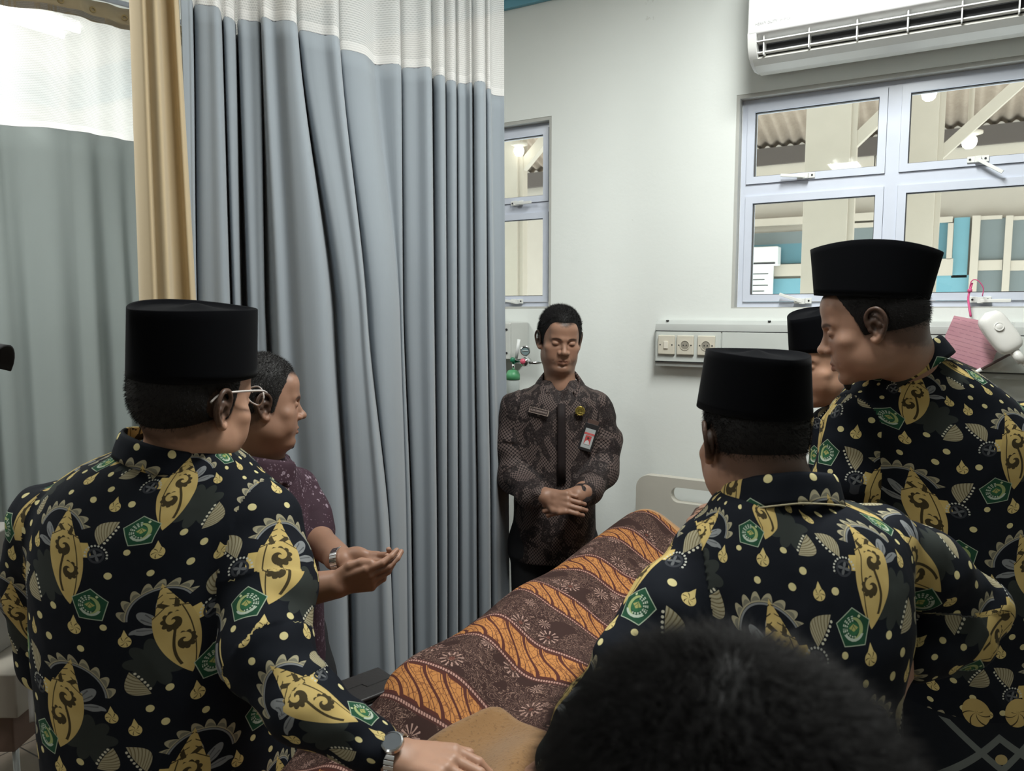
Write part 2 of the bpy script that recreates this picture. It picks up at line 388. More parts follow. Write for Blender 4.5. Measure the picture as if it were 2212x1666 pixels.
# lower body: side cheeks and the curved underside around the air slot
under = [(2.94, 2.512), (2.90, 2.494), (2.84, 2.488), (2.79, 2.497), (2.76, 2.512)]
G = [[A(x, y, z) for y, z in under] for x in (x0+.012, x1-.012)]
m = MB(); m.prism([A(x0+.012, y, z) for y, z in under]+[A(x0+.012, 2.80, 2.545), A(x0+.012, 2.94, 2.56)], A(x1-x0-.024, 0, 0)); m.build('drain_tray', simple('grey_white_tray', (.62, .61, .57), .4), AC)
for xa in (x0, x1-.03):
    m = MB(); m.prism([A(xa, y, z) for y, z in [(2.94, 2.52), (2.90, 2.50), (2.84, 2.492), (2.79, 2.50), (2.755, 2.515), (2.732, 2.545), (2.724, 2.59), (2.94, 2.59)]], A(.03, 0, 0)); m.build('end_cheek', simple('white_cheek', (.74, .74, .72), .35), AC, bevel=.002)
MB().box(x0+.03, 2.775, 2.515, x1-.03, 2.93, 2.584).build('air_slot', DARK, AC)
m = MB()
for (y, z) in ((2.735, 2.560), (2.752, 2.528)): m.box(x0+.03, y, z, x1-.03, y+.030, z+.004)
for k in range(8): xx = x0+.05+k*.145; m.box(xx, 2.74, 2.518, xx+.004, 2.775, 2.582)
m.build('louvre', simple('white_louvre', (.7, .7, .68), .35), AC)
def text(name, body, size, pos, ex, ez, mat, parent, ext=.0004, align='CENTER', sx=1.0):
    c_ = bpy.data.curves.new(name, 'FONT'); c_.body = body; c_.size = size; c_.extrude = ext; c_.align_x = align; c_.align_y = 'CENTER'; c_.resolution_u = 3
    o_ = bpy.data.objects.new(name, c_); COL.objects.link(o_); dg = bpy.context.evaluated_depsgraph_get()
    me = bpy.data.meshes.new_from_object(o_.evaluated_get(dg)); bpy.data.objects.remove(o_)
    ex = np.asarray(ex, float); ez = np.asarray(ez, float); en = np.cross(ex, ez)
    M = Matrix([[*(sx*ex[i] for i in (0,)), ez[i], en[i], pos[i]] for i in range(3)]+[[0, 0, 0, 1]])
    M = Matrix([[sx*ex[i], ez[i], en[i], float(pos[i])] for i in range(3)]+[[0, 0, 0, 1]])
    me.transform(M); return obj(name, me, parent, mat, smooth=False)
GREYT = simple('grey_print', (.45, .45, .45), .5)
text('printed_mark', 'HEAVY DUTY', .012, A(x0+.062, 2.7225, 2.614), A(1, 0, 0), A(0, 0, 1), GREYT, AC)
text('printed_mark', 'SYSTEM', .010, A(x0+.125, 2.7225, 2.614), A(1, 0, 0), A(0, 0, 1), simple('pale_grey_print', (.62, .62, .62), .5), AC)
# ================================================================== bed head service panel
SP = empty('bedhead_panel', (-.3, 2.93, 1.42), 'long grey bedhead service panel with switch and sockets under the right window', 'wall panel')
px0, px1 = -1.035, .52
m = MB(); m.prism([A(px0, y, z) for y, z in [(2.949, 1.432), (2.905, 1.432), (2.900, 1.455), (2.900, 1.575), (2.905, 1.600), (2.925, 1.614), (2.949, 1.614)]], A(px1-px0, 0, 0))
m.build('channel', simple('grey_enamel_channel', (.50, .52, .50), .4), SP, bevel=.002)
m = MB(); m.box(px0+.003, 2.896, 1.571, px1, 2.901, 1.5735); m.box(px0+.003, 2.896, 1.449, px1, 2.901, 1.4515); m.build('groove', DARK, SP)
m = MB()
for xa, xb in ((px0+.006, -.772), (-.768, -.47), (-.466, -.16), (-.156, px1-.01)): m.box(xa, 2.8955, 1.453, xb, 2.901, 1.570)
m.build('cover_plate', simple('pale_grey_plate', (.60, .63, .60), .4), SP, bevel=.001)
IV = simple('aged_ivory_plastic', (.66, .62, .52), .35)
for i, x in enumerate((-.984, -.908, -.826)):
    s = MB().box(x-.034, 2.884, 1.480, x+.034, 2.896, 1.556).build('light_switch' if i == 0 else 'socket', IV, SP, bevel=.004)
    if i == 0: MB().box(x-.009, 2.879, 1.503, x+.009, 2.885, 1.533).build('rocker', simple('bright_rocker', (.78, .74, .64), .3), s, bevel=.002)
    else:
        MB().lathe((x, 2.8838, 1.518), (0, -1, 0), [(.0195, .0), (.0195, .0022), (.0168, .0022), (.0168, -.0)], 28).build('socket_ring', IV, s, smooth=False)
        MB().lathe((x, 2.8836, 1.518), (0, -1, 0), [(.0168, 0), (0, .0004)], 28).build('socket_well', simple('socket_shadow', (.30, .28, .23), .6), s)
        for dx in (-.006, .006): MB().lathe((x+dx, 2.8830, 1.518), (0, -1, 0), [(.0024, 0), (.0024, .0006), (0, .0006)], 12).build('pin_hole', DARK, s)
    for dx in (-.024, .024): MB().lathe((x+dx, 2.8838, 1.518), (0, -1, 0), [(.0028, 0), (.0028, .0006), (0, .0006)], 12).build('screw', DARK, s)
for x in (-.99, -.60, -.2): MB().lathe((x, 2.915, 1.611), (0, 0, 1), [(.006, 0), (.006, .004), (0, .004)], 12).build('screw', DARK, SP)
# ================================================================== grey box + oxygen regulator behind the standing man
g0 = PY(1106, 700, 2.84); GB = empty('electrical_box', (-1.80, 2.87, 1.33), 'pale grey metal box on the wall beside the curtain end', 'box')
gx = PY(1105, 730, 2.80)[0]; gz1 = PY(1100, 697, 2.80)[2]; gz0 = PY(1100, 778, 2.80)[2]
MB().box(gx-.34, 2.80, gz0, gx, 2.945, gz1).build('box_body', simple('grey_box_enamel', (.58, .59, .56), .4), GB, bevel=.003)
MB().box(gx-.336, 2.793, gz0+.004, gx-.004, 2.801, gz1-.004).build('box_door', simple('grey_door_enamel', (.62, .63, .60), .4), GB, bevel=.002)
for (a, b) in ((gx-.02, gz1-.03), (gx-.02, gz0+.03)): MB().lathe((a, 2.793, b), (0, -1, 0), [(.005, 0), (.005, .003), (0, .003)], 12).build('screw', DARK, GB)
CHR = simple('chrome', (.75, .76, .76), .12, 1.0)
def at(px, py): return PY(px, py, 2.76)
OX = empty('oxygen_regulator', at(1130, 780), 'chrome oxygen flow regulator with round gauge and green bottle cap', 'oxygen regulator')
m = MB(); m.tube([at(1112, 781), at(1135, 783), at(1156, 784), A(*(at(1170, 784)[:1]), 2.9, at(1170, 784)[2])], .007); m.lathe(at(1135, 782), (0, -1, 0), [(0, -.02), (.019, -.02), (.021, 0), (.017, .02), (0, .02)], 20)
m.tube([at(1136, 778), at(1135, 771)], .009); m.build('valve_body', CHR, OX, smooth=True)
gc = at(1134.5, 758); ga = -(FV)
m = MB(); m.lathe(gc, ga, [(0, -.018), (.021, -.018), (.021, .006), (.0175, .008), (.0175, .003)], 28); gd = m.build('gauge', CHR, OX, smooth=False)
MB().lathe(gc, ga, [(.0178, .003), (0, .0035)], 28).build('gauge_dial', simple('grey_dial', (.20, .27, .28), .3), gd)
m = MB(); m.bar(gc+ga*.006-RV*.012, gc+ga*.006+RV*.012, .001, .002); m.build('gauge_needle', WHITE, gd)
m = MB(); m.lathe(at(1129, 780), -FV, [(0, .01), (.011, .01), (.012, .03), (.009, .036), (0, .036)], 16); m.build('red_knob', simple('red_plastic', (.62, .10, .16), .35), OX, smooth=True)
m = MB(); m.lathe(at(1107, 777), -FV, [(0, -.01), (.010, -.01), (.011, .02), (.008, .026), (0, .026)], 16); m.tube([at(1107, 777), at(1112, 785)], .010); m.build('green_knob', simple('green_plastic', (.02, .20, .10), .35), OX, smooth=True)
m = MB(); m.tube([at(1115, 775), at(1121, 733)], .007); m.build('flow_tube', simple('clear_flow_tube', (.78, .80, .78), .1), OX, smooth=True)
m = MB(); m.tube([at(1109, 786), at(1109, 797)], .006); m.build('outlet_stem', CHR, OX, smooth=True)
m = MB(); bc = at(1108, 810); m.lathe(bc, (0, 0, 1), [(0, -.02), (.030, -.02), (.030, .002), (.022, .018), (.010, .022), (0, .022)], 24); m.build('bottle_cap', simple('green_cap', (.09, .33, .15), .4), OX, smooth=True)
m = MB(); m.lathe(bc, (0, 0, 1), [(0, -.15), (.026, -.15), (.028, -.02)], 24); m.build('humidifier_bottle', simple('clear_bottle', (.55, .6, .58), .1), OX, smooth=True)
# ================================================================== pink chart sleeve, examination lamp
PKM = M_('pink_form_paper', (.62, .30, .36), .3); c_ = PKM.coord(); x, y, z = PKM.xyz(c_); v = z*.96+x*.28; nn = PKM.noise(c_, 90, 2)
PKM.color(PKM.mix(elt(efr(v*75), .13)*egt(nn, .42)*.55, (.66, .34, .40), (.25, .10, .15)))
PK = empty('pink_chart_sheet', PY(2098, 660, 2.87), 'pink printed form in a clear plastic sleeve hanging under the right window', 'form')
cs = [PY(q[0], q[1], 2.872) for q in ((2061, 682), (2116, 692), (2158, 748), (2140, 792), (2118, 800), (2050, 770), (2041, 727))]
MB().prism([A(c[0], 2.872, c[2]) for c in cs], A(0, .002, 0)).build('paper', PKM.m, PK)
m = M_('clear_plastic_sleeve', (1, 1, 1), .1); tr = m.N.new('ShaderNodeBsdfTransparent'); gl = m.N.new('ShaderNodeBsdfGlossy'); gl.inputs['Roughness'].default_value = .12; mx = m.N.new('ShaderNodeMixShader'); mx.inputs[0].default_value = .12
m.t.links.new(tr.outputs[0], mx.inputs[1]); m.t.links.new(gl.outputs[0], mx.inputs[2]); m.t.links.new(mx.outputs[0], m.out.inputs[0]); SLEEVE = m.m
cc = sum(cs)/len(cs); G = []
for i in range(9):
    G.append([A(cc[0]+(u-.5)*.20+(k_-4)*.004, 2.866-.006*math.sin(u*3.1)*math.sin((i/8)*3.1), cc[2]+.075-i*.0195) for k_, u in enumerate(np.linspace(0, 1, 9))])
MB().grid(G).build('plastic_sleeve', SLEEVE, PK, smooth=True)
PINK = simple('pink_ribbon', (.60, .08, .22), .5)
m = MB(); m.tube(catmull([PY(2100, 612, 2.94), PY(2092, 640, 2.915), PY(2093, 660, 2.885), PY(2097, 684, 2.872)], 5), .0035, 8); m.tube(catmull([PY(2093, 628, 2.93), PY(2099, 607, 2.93), PY(2112, 606, 2.93), PY(2124, 622, 2.93), PY(2122, 640, 2.93)], 5), .0016, 8); m.lathe(PY(2095, 628, 2.92), (0, 0, 1), [(0, -.007), (.007, -.004), (.007, .004), (0, .007)], 12)
m.build('hanging_ribbon', PINK, PK, smooth=True)
LP = empty('examination_lamp', PY(2160, 720, 2.86), 'white flattened examination lamp head on the wall at the right edge', 'lamp')
a = PY(2128, 676, 2.80); b = PY(2193, 762, 2.80); ax = (b-a); L = np.linalg.norm(ax); ax /= L; nrm = A(.25, -1, .1); nrm -= ax*nrm.dot(ax); nrm /= np.linalg.norm(nrm); sd = np.cross(ax, nrm)
G = []
for i in range(17):
    t = i/16; e = (1-abs(2*t-1)**6)**.5 if 0 < t < 1 else .0; wd = (.036+.004*math.sin(t*3))*max(e, .02); th = .030*max(e, .02)*(1-.2*t)
    G.append([a+ax*L*t+sd*wd*math.copysign(abs(math.cos(q))**.7, math.cos(q))+nrm*th*math.copysign(abs(math.sin(q))**.7, math.sin(q)) for q in np.linspace(0, 2*math.pi, 25)])
LW = simple('white_lamp_plastic', (.80, .79, .75), .25)
MB().grid(G).build('lamp_head', LW, LP, smooth=True)
MB().lathe(a+ax*L*.38+nrm*.028, nrm, [(0, .004), (.008, .004), (.0115, .001), (.013, .004), (.014, 0)], 24).build('power_button', LW, LP, smooth=True)
m = MB(); m.tube([b-ax*.005, b+ax*.035], .014, 14); m.tube(catmull([b+ax*.03, b+ax*.06+A(.02, .0, -.01), b+A(.12, .04, -.12), b+A(.25, .05, -.25)], 6), .008, 10); m.build('lamp_neck', LW, LP, smooth=True)
PN = empty('marker_pen', PY(2160, 780, 2.86), 'dark brown pen with white cap tucked below the lamp head', 'pen')
p = PY(2120, 798, 2.862); q = PY(2186, 763, 2.862); MB().tube([p, p+(q-p)*1.0], .0045, 10).build('pen_barrel', simple('dark_brown_barrel', (.08, .05, .045), .3), PN, smooth=True)
MB().tube([p-(q-p)*.32, p], [.0055, .0065], 10).build('pen_cap', WHITE, PN, smooth=True)
# ================================================================== ceiling lights
def ceiling_light(x, y, lab, power, ang=0):
    o = empty('ceiling_light', (x, y, HC), lab, 'ceiling light', 'ceiling lights')
    m = MB(); m.box(x-.16, y-.62, HC-.06, x+.16, y+.62, HC-.001); m.build('fixture_body', WHITE, o, bevel=.004)
    for dx in (-.07, .07):
        MB().tube([A(x+dx, y-.58, HC-.078), A(x+dx, y+.58, HC-.078)], .014, 12).build('fluorescent_tube', emis('glowing_tube', (1, 1, .97), 6), o, smooth=True)
    l = area('tube_light', (0, 0, -.10), (0, 0, 0), .26, 1.15, power, (.97, 1, .965), o)
    return o
ceiling_light(-1.0, -2.4, 'twin tube ceiling light far behind the camera', 20)
ceiling_light(-3.95, 1.75, 'twin tube ceiling light over the next bay beyond the curtain', 40)
ceiling_light(-2.55, .35, 'added twin tube ceiling light between the two curtains', 38)  # added unseen lamp that brightens the next bay curtain
ceiling_light(-.30, 1.62, 'twin tube ceiling light above the bed', 56)
# ================================================================== curtains
def fabric(name, col, col2=None):
    m = M_(name, col, .85, 0, .25); c = m.coord(); n = m.noise(c, 3, 4)
    m.color(m.mix(n, tuple(v*.95 for v in col), tuple(min(1, v*1.04) for v in col)))
    m.b.inputs['Sheen Weight'].default_value = .25; m.b.inputs['Sheen Roughness'].default_value = .5
    m.bump(m.noise(m.coord('Object', (60, 60, 4)), 5, 2), .08, .001); return m.m
GREYF = fabric('blue_grey_curtain_cloth', (.285, .318, .350)); BEIGEF = fabric('beige_curtain_cloth', (.52, .41, .255)); GREENF = fabric('grey_green_curtain_cloth', (.40, .45, .44))
def net_mat(name, dens):
    m = M_(name, (.93, .91, .89), .8, 0, .2)
    x, y, z = m.xyz(m.coord('UV')); E.T = m.t
    a = 1/.0042
    row = efl(y*a*.62); xx = x*a+emod(row, 2)*.5
    hole = ehyp((efr(xx)-.5), (efr(y*a*.62)-.5)*1.0)
    op = egt(hole, .36)*(1-.45)+.45
    op = op*dens[0]+dens[1]
    tr = m.N.new('ShaderNodeBsdfTransparent'); tl = m.N.new('ShaderNodeBsdfTranslucent'); tl.inputs[0].default_value = (.93, .91, .89, 1)
    m1 = m.N.new('ShaderNodeMixShader'); m1.inputs[0].default_value = .35; m2 = m.N.new('ShaderNodeMixShader')
    m.t.links.new(m.b.outputs[0], m1.inputs[1]); m.t.links.new(tl.outputs[0], m1.inputs[2])
    m.t.links.new(op.v, m2.inputs[0]); m.t.links.new(tr.outputs[0], m2.inputs[1]); m.t.links.new(m1.outputs[0], m2.inputs[2]); m.t.links.new(m2.outputs[0], m.out.inputs[0])
    return m.m
NET = net_mat('white_net', (.55, .30)); NETH = net_mat('white_net_hem', (.35, .62))
THREAD = simple('dark_seam_thread', (.12, .12, .13), .8)
def smooth_path(K, n):
    """K: list of plan points; returns densely sampled plan points with softly rounded folds"""
    K = np.array(K); out = []
    q = np.vstack([2*K[0]-K[1], K, 2*K[-1]-K[-2]])
    for i in range(1, len(q)-2):
        for t in np.linspace(0, 1, n, endpoint=False):
            # blend of catmull-rom and linear keeps creases crisp
            c = .5*((2*q[i])+(-q[i-1]+q[i+1])*t+(2*q[i-1]-5*q[i]+4*q[i+1]-q[i+2])*t*t+(-q[i-1]+3*q[i]-3*q[i+1]+q[i+2])*t**3)
            out.append(c)
    out.append(K[-1]); return np.array(out)
def curtain(name, label, levels, z_seam, z_top, mat, net, group, hem=.028, sub=7, wob=.004, holes=None, nz=60):
    """levels: list of (z, [plan points]) from top to bottom; same number of points each"""
    zs = [l[0] for l in levels]; paths = [smooth_path(l[1], sub) for l in levels]
    def plan(z):
        z_ = np.clip(z, zs[-1], zs[0])
        for i in range(len(zs)-1):
            if z_ <= zs[i]+1e-9 and z_ >= zs[i+1]-1e-9:
                t = (zs[i]-z_)/(zs[i]-zs[i+1]); t = t*t*(3-2*t)*.5+t*.5; return paths[i]*(1-t)+paths[i+1]*t
    u = np.concatenate([[0], np.cumsum(np.linalg.norm(np.diff(paths[0], axis=0), axis=1))])
    root = empty(name, (*paths[-1][len(paths[-1])//2], 0.0), label, 'curtain', group)
    def sheet(nm, z1, z0, n, mt, parent, off=0, soft=0):
        V = []; uv = []
        for k in range(n):
            z = z1+(z0-z1)*k/(n-1); p = plan(z)
            dz = wob*np.sin(u*7+1.3)+wob*.6*np.sin(u*23) if off == 0 else wob*np.sin(u*7+1.3)+wob*.6*np.sin(u*23)
            V.append(np.column_stack([p, np.full(len(p), z)+dz])); uv.append(np.column_stack([u, np.full(len(p), z)]))
        V = np.array(V); uv = np.array(uv); nn, mm = V.shape[:2]
        idx = np.arange(nn*mm).reshape(nn, mm); q = np.stack([idx[:-1, :-1], idx[:-1, 1:], idx[1:, 1:], idx[1:, :-1]], -1).reshape(-1, 4)
        me = mesh_np(nm, V.reshape(-1, 3), q, uv.reshape(-1, 2)[q.ravel()]); return obj(nm, me, parent, mt)
    cl = sheet('curtain_cloth', z_seam, .04, nz, mat, root); sd = cl.modifiers.new('thickness', 'SOLIDIFY'); sd.thickness = .0016
    sheet('net_panel', z_top, z_seam+hem, 10, net, root, 1); sheet('net_hem', z_seam+hem, z_seam, 3, NETH, root, 1)
    V = []
    p = plan(z_seam); dz = wob*np.sin(u*7+1.3)+wob*.6*np.sin(u*23)
    m = MB(); m.tube([A(*p[i], z_seam+dz[i]) for i in range(0, len(p), 2)], .0016, 5); m.build('seam', THREAD, root, smooth=True)
    return root, plan
def dep_at(px, ys, z): q = PZ(px, ys, z); return q@FV
# the seam of the blue grey curtain read off along the photograph: (pixel column, seam row, column at eye level, column near the bed)
SEAM = [(398, -6, 408, 408), (412, -1, 417, 416), (421, 4, 424, 424), (425, -14, 425, 426), (430, 11, 432, 432), (455, 12, 462, 462), (478, 17, 490, 492), (486, 2, 500, 503), (492, 33, 508, 512), (512, 43, 518, 520), (513, 8, 524, 528), (519, 8, 532, 538), (521, 43, 540, 546), (545, 45, 556, 566), (565, 48, 570, 592),
        (567, 24, 574, 606), (572, 42, 598, 622), (596, 50, 624, 655), (620, 46, 655, 690), (643, 52, 702, 735), (646, 40, 722, 752), (652, 68, 738, 764), (669, 68, 757, 782), (700, 73, 775, 812), (732, 76, 790, 832), (736, 62, 792, 842), (741, 107, 806, 846), (763, 109, 825, 856), (790, 117, 845, 864), (803, 130, 858, 872), (815, 142, 863, 877), (862, 143, 869, 884), (867, 132, 871, 890),
        (872, 149, 878, 896), (900, 150, 906, 916), (928, 149, 933, 938), (934, 130, 938, 944), (943, 161, 948, 952), (959, 162, 962, 963), (962, 150, 965, 966), (967, 173, 970, 972), (983, 173, 985, 986), (986, 160, 987, 989), (991, 181, 994, 998), (1006, 184, 1008, 1012), (1018, 181, 1021, 1026), (1022, 168, 1024, 1031), (1027, 179, 1030, 1038), (1046, 181, 1048, 1055), (1049, 174, 1052, 1059), (1052, 193, 1057, 1065), (1059, 193, 1064, 1073), (1062, 203, 1068, 1080), (1076, 207, 1080, 1090), (1089, 208, 1091, 1099)]
ZS = 2.42
dd = [dep_at(s[0], s[1], ZS) for s in SEAM]
def pl(px, py, d): return P(px, py, d)[:2]
# back folds (seam rows that lie higher than their neighbours) really lie deeper: push them behind
base = np.array(dd)
for i, s in enumerate(SEAM):
    if 0 < i < len(SEAM)-1 and SEAM[i][1] < min(SEAM[i-1][1], SEAM[i+1][1])-5: base[i] = (dd[i-1]+dd[i+1])/2+.075
    if 0 < i < len(SEAM)-2 and s[0] == 513: base[i] = dd[i-1]+.10; base[i+1] = dd[i-1]+.10
flare = {3: 0}
lv = []
for z, col, extra in ((2.95, 0, .0), (2.42, 0, 0), (1.65, 2, .0), (.95, 3, .0), (.03, 3, .0)):
    pts = []
    for i, s in enumerate(SEAM):
        c_ = s[col]
        if z < .5: c_ = s[3]+(s[3]-s[2])*.5
        p = pl(c_, 672+ (1.65-z)*1640/base[i] if z < 2.4 else 200, base[i]+extra); pts.append(p)
    lv.append((z, pts))
GC, gplan = curtain('privacy_curtain', 'tall blue grey privacy curtain with white net top beside the bed', lv, ZS, 2.95, GREYF, NET, None, sub=6, nz=50)
# beige curtain gathered at the near end
B = [(302, 1.93, 290), (305, 1.87, 294), (325, 1.84, 318), (334, 1.855, 330), (352, 1.85, 352), (358, 1.88, 359), (361, 1.925, 364), (372, 1.945, 377), (385, 1.95, 394), (390, 1.93, 402), (397, 1.95, 411), (398, 2.0, 413)]
lv = []
for z in (2.95, 2.42, 1.65, .95, .03):
    t = {2.95: -.1, 2.42: .2, 1.65: 1, .95: 1.1, .03: 1.2}[z]
    lv.append((z, [pl(a+(b-a)*t, 400, d-.0) for a, d, b in B]))
zs = [l[0] for l in lv]
root = empty('beige_curtain', (*lv[-1][1][4], 0), 'narrow gathered beige curtain hanging at the near end of the blue grey one', 'curtain')
paths = [smooth_path(l[1], 8) for l in lv]; V = []
for k in range(50):
    z = 2.95+(.03-2.95)*k/49; i = max(j for j in range(4) if zs[j] >= z-1e-9); i = min(i, 3); t = (zs[i]-z)/(zs[i]-zs[i+1]); V.append(np.column_stack([paths[i]*(1-t)+paths[i+1]*t, np.full(len(paths[0]), z)]))
V = np.array(V); nn, mm = V.shape[:2]; idx = np.arange(nn*mm).reshape(nn, mm); q = np.stack([idx[:-1, :-1], idx[:-1, 1:], idx[1:, 1:], idx[1:, :-1]], -1).reshape(-1, 4)
o = obj('curtain_cloth', mesh_np('curtain_cloth', V.reshape(-1, 3), q), root, BEIGEF); s = o.modifiers.new('t', 'SOLIDIFY'); s.thickness = .002
# curtain of the next bay
NB = [(-3.50, 1.0), (-3.47, 1.729), (-3.34, 1.92), (-3.26, 2.206), (-3.20, 2.62)]
def nbay(s, z):
    xs = np.interp(s, [p[1] for p in NB], [p[0] for p in NB]); k = min(1, max(0, (2.42-z)/.8))
    amp = .022*(.4+.6*k); f = amp*math.sin(s*2*math.pi/.13+.6*math.sin(s*9))+.012*math.sin(s*2*math.pi/.37)
    return (xs+f, s+.012*math.sin(s*40)*k)
ss = np.linspace(1.0, 2.62, 110)
lv = [(z, [nbay(s, z) for s in ss]) for z in (2.93, 2.42, 1.5, .03)]
NC, nplan = curtain('bay_curtain', 'grey green curtain of the next bay with white net top at far left', lv, 2.42, 2.93, GREENF, NET, None, sub=2, nz=24, wob=.002)
# beige eyelet header of that curtain
p = nplan(2.93); m = MB(); G = [[A(*q_, z) for q_ in p] for z in (2.905, 2.995)]
o = MB().grid(G).build('eyelet_header', BEIGEF, NC, smooth=True, fix=False); s_ = o.modifiers.new('t', 'SOLIDIFY'); s_.thickness = .003
for i in range(6, len(p)-4, 17):
    t = A(*(p[i+1]-p[i-1]), 0); t /= np.linalg.norm(t); nr = A(t[1], -t[0], 0)
    MB().lathe(A(*p[i], 2.955), nr, [(.007, -.004), (.013, -.004), (.013, .004), (.007, .004), (.007, -.004)], 16).build('eyelet', simple('brass_eyelet', (.45, .33, .16), .3, 1), NC, smooth=False)
# ceiling tracks the curtains hang from
def track(label, pts, z):
    o = empty('curtain_track', (*pts[0][:2], z), label, 'curtain rail', None)
    m = MB(); m.tube([A(*q_, z) for q_ in pts], .012, 8); m.build('rail', ALU, o, smooth=True)
    for q_ in (pts[0], pts[-1]): MB().tube([A(*q_, z+.01), A(*q_, HC)], .008, 8).build('hanger', ALU, o, smooth=True)
track('white ceiling rail carrying the blue grey curtain', [tuple(C(-.85, 1.75, 0)[:2]), tuple(pl(640, 200, 2.1)), tuple(pl(1095, 200, 2.75))], 2.965)
track('white ceiling rail carrying the next bay curtain', [NB[0], NB[1], NB[2], NB[3], (-3.2, 2.9)], 3.01)
# ================================================================== bed
BX0, BX1, BY0, BY1 = -1.09, -.27, .78, 2.82
BED = empty('hospital_bed', ((BX0+BX1)/2, 1.8, 0), 'hospital bed with beige plastic headboard against the back wall', 'bed')
PLB = simple('aged_beige_plastic', (.56, .53, .46), .45); STEEL = simple('painted_steel', (.55, .57, .56), .35, .2)
# headboard with handle slot, outline in the plane y = 2.84
hx0, hx1, hz0, hz1 = -1.075, -.25, .55, 1.005
def rrect(x0, z0, x1, z1, r, n=7):
    out = []
    for cx, cz, a0 in ((x1-r, z0+r, -90), (x1-r, z1-r, 0), (x0+r, z1-r, 90), (x0+r, z0+r, 180)):
        for k in range(n+1): a = math.radians(a0+90*k/n); out.append((cx+r*math.cos(a), cz+r*math.sin(a)))
    return out
bm = bmesh.new(); outer = [bm.verts.new((x, 2.82, z)) for x, z in rrect(hx0, hz0, hx1, hz1, .055)]; eds = [bm.edges.new((outer[i], outer[(i+1) % len(outer)])) for i in range(len(outer))]
inn = [bm.verts.new((x, 2.82, z)) for x, z in rrect(hx0+.145, hz1-.095, hx1-.145, hz1-.036, .028)]; eds += [bm.edges.new((inn[i], inn[(i+1) % len(inn)])) for i in range(len(inn))]
r_ = bmesh.ops.triangle_fill(bm, edges=eds, use_beauty=True); ex = bmesh.ops.extrude_face_region(bm, geom=list(bm.faces))
bmesh.ops.translate(bm, verts=[v for v in ex['geom'] if isinstance(v, bmesh.types.BMVert)], vec=(0, .038, 0)); bmesh.ops.recalc_face_normals(bm, faces=bm.faces)
hb = obj('headboard', bm, BED, PLB, smooth=False); b_ = hb.modifiers.new('b', 'BEVEL'); b_.width = .012; b_.segments = 3; b_.limit_method = 'ANGLE'; b_.angle_limit = math.radians(50)
bm = bmesh.new(); vs = [bm.verts.new((x, .74, z)) for x, z in rrect(hx0, .45, hx1, .72, .05)]; fc = bm.faces.new(vs); ex = bmesh.ops.extrude_face_region(bm, geom=[fc]); bmesh.ops.translate(bm, verts=[v for v in ex['geom'] if isinstance(v, bmesh.types.BMVert)], vec=(0, .035, 0)); bmesh.ops.recalc_face_normals(bm, faces=bm.faces)
obj('footboard', bm, BED, PLB, smooth=False)
m = MB(); m.box(BX0+.02, BY0, .50, BX1-.02, BY1, .56)
m.build('bed_deck', STEEL, BED)
for x in (BX0+.08, BX1-.08):
    for y in (BY0+.1, BY1-.1):
        lg = MB().box(x-.025, y-.025, .12, x+.025, y+.025, .50).build('leg', STEEL, BED)
        MB().lathe((x-.02, y, .062), (1, 0, 0), [(0, 0), (.055, 0), (.062, .008), (.062, .03), (.055, .038), (0, .038)], 20).build('caster', DARK, lg, smooth=True)
MB().box(BX0+.02, BY0+.01, .565, BX1-.02, BY1-.02, .72).build('mattress', simple('grey_mattress_cover', (.13, .135, .14), .6), BED, bevel=.02)
# ---------------------------------------------------------------- drape height field
def ss_(a, b, x): t = np.clip((x-a)/(b-a), 0, 1); return t*t*(3-2*t)
def drape_z(x, y):
    """top surface of the covered body"""
    left = ss_(-1.15, -.93, x); right = 1-ss_(-.40, -.17, x)
    base = .76+.02*ss_(1.2, 2.5, y)
    ridge1 = .085*np.exp(-((x+.88)/.12)**2); ridge2 = .045*np.exp(-((x+.50)/.14)**2)
    mid = .145*left*right
    z = base+mid*.75+ridge1*(.85+.08*np.sin(y*5.2+.7))+ridge2*(.9+.15*np.sin(y*4.1))
    z += .012*np.sin(y*14+x*9)*np.exp(-((x+.65)/.3)**2)*(1-ss_(1.9, 2.3, y))+.006*np.sin(x*38+y*11)*(1-ss_(1.7, 2.2, y))
    z += .02*ss_(1.9, 2.35, y)*left*right
    z -= .10*(1-ss_(.9, 1.25, y))*np.exp(-((x+.86)/.2)**2)
    return z
def sheet_grid(f, x0, x1, y0, y1, nx, ny, drop_l=0, drop_r=0, dz=0):
    """cloth: flat over the body then hanging over the sides; uv in metres"""
    xs = np.linspace(x0, x1, nx); ys = np.linspace(y0, y1, ny); X, Y = np.meshgrid(xs, ys, indexing='ij'); Z = f(X, Y)+dz
    cols = [np.stack([X, Y, Z], -1)]
    if drop_l:
        k = np.linspace(1, 0, 14)[:-1]; L_ = np.stack([np.stack([x0-.018*(1-(1-t)**3)-.012*t*np.sin(ys*21), ys, Z[0]-drop_l*t], -1) for t in k]); cols.insert(0, L_)
    if drop_r:
        k = np.linspace(0, 1, 14)[1:]; R_ = np.stack([np.stack([x1+.018*(1-(1-t)**3)+.012*t*np.sin(ys*19), ys, Z[-1]-drop_r*t], -1) for t in k]); cols.append(R_)
    V = np.concatenate(cols, 0); nn, mm = V.shape[:2]
    U = np.concatenate([np.zeros((1, mm)), np.cumsum(np.linalg.norm(np.diff(V, axis=0), axis=2), 0)], 0)
    Vv = np.repeat(V[:, :, 1][:, :], 1, 0)
    idx = np.arange(nn*mm).reshape(nn, mm); q = np.stack([idx[:-1, :-1], idx[1:, :-1], idx[1:, 1:], idx[:-1, 1:]], -1).reshape(-1, 4)
    uv = np.stack([U, Vv], -1).reshape(-1, 2)[q.ravel()]
    return V, q, uv
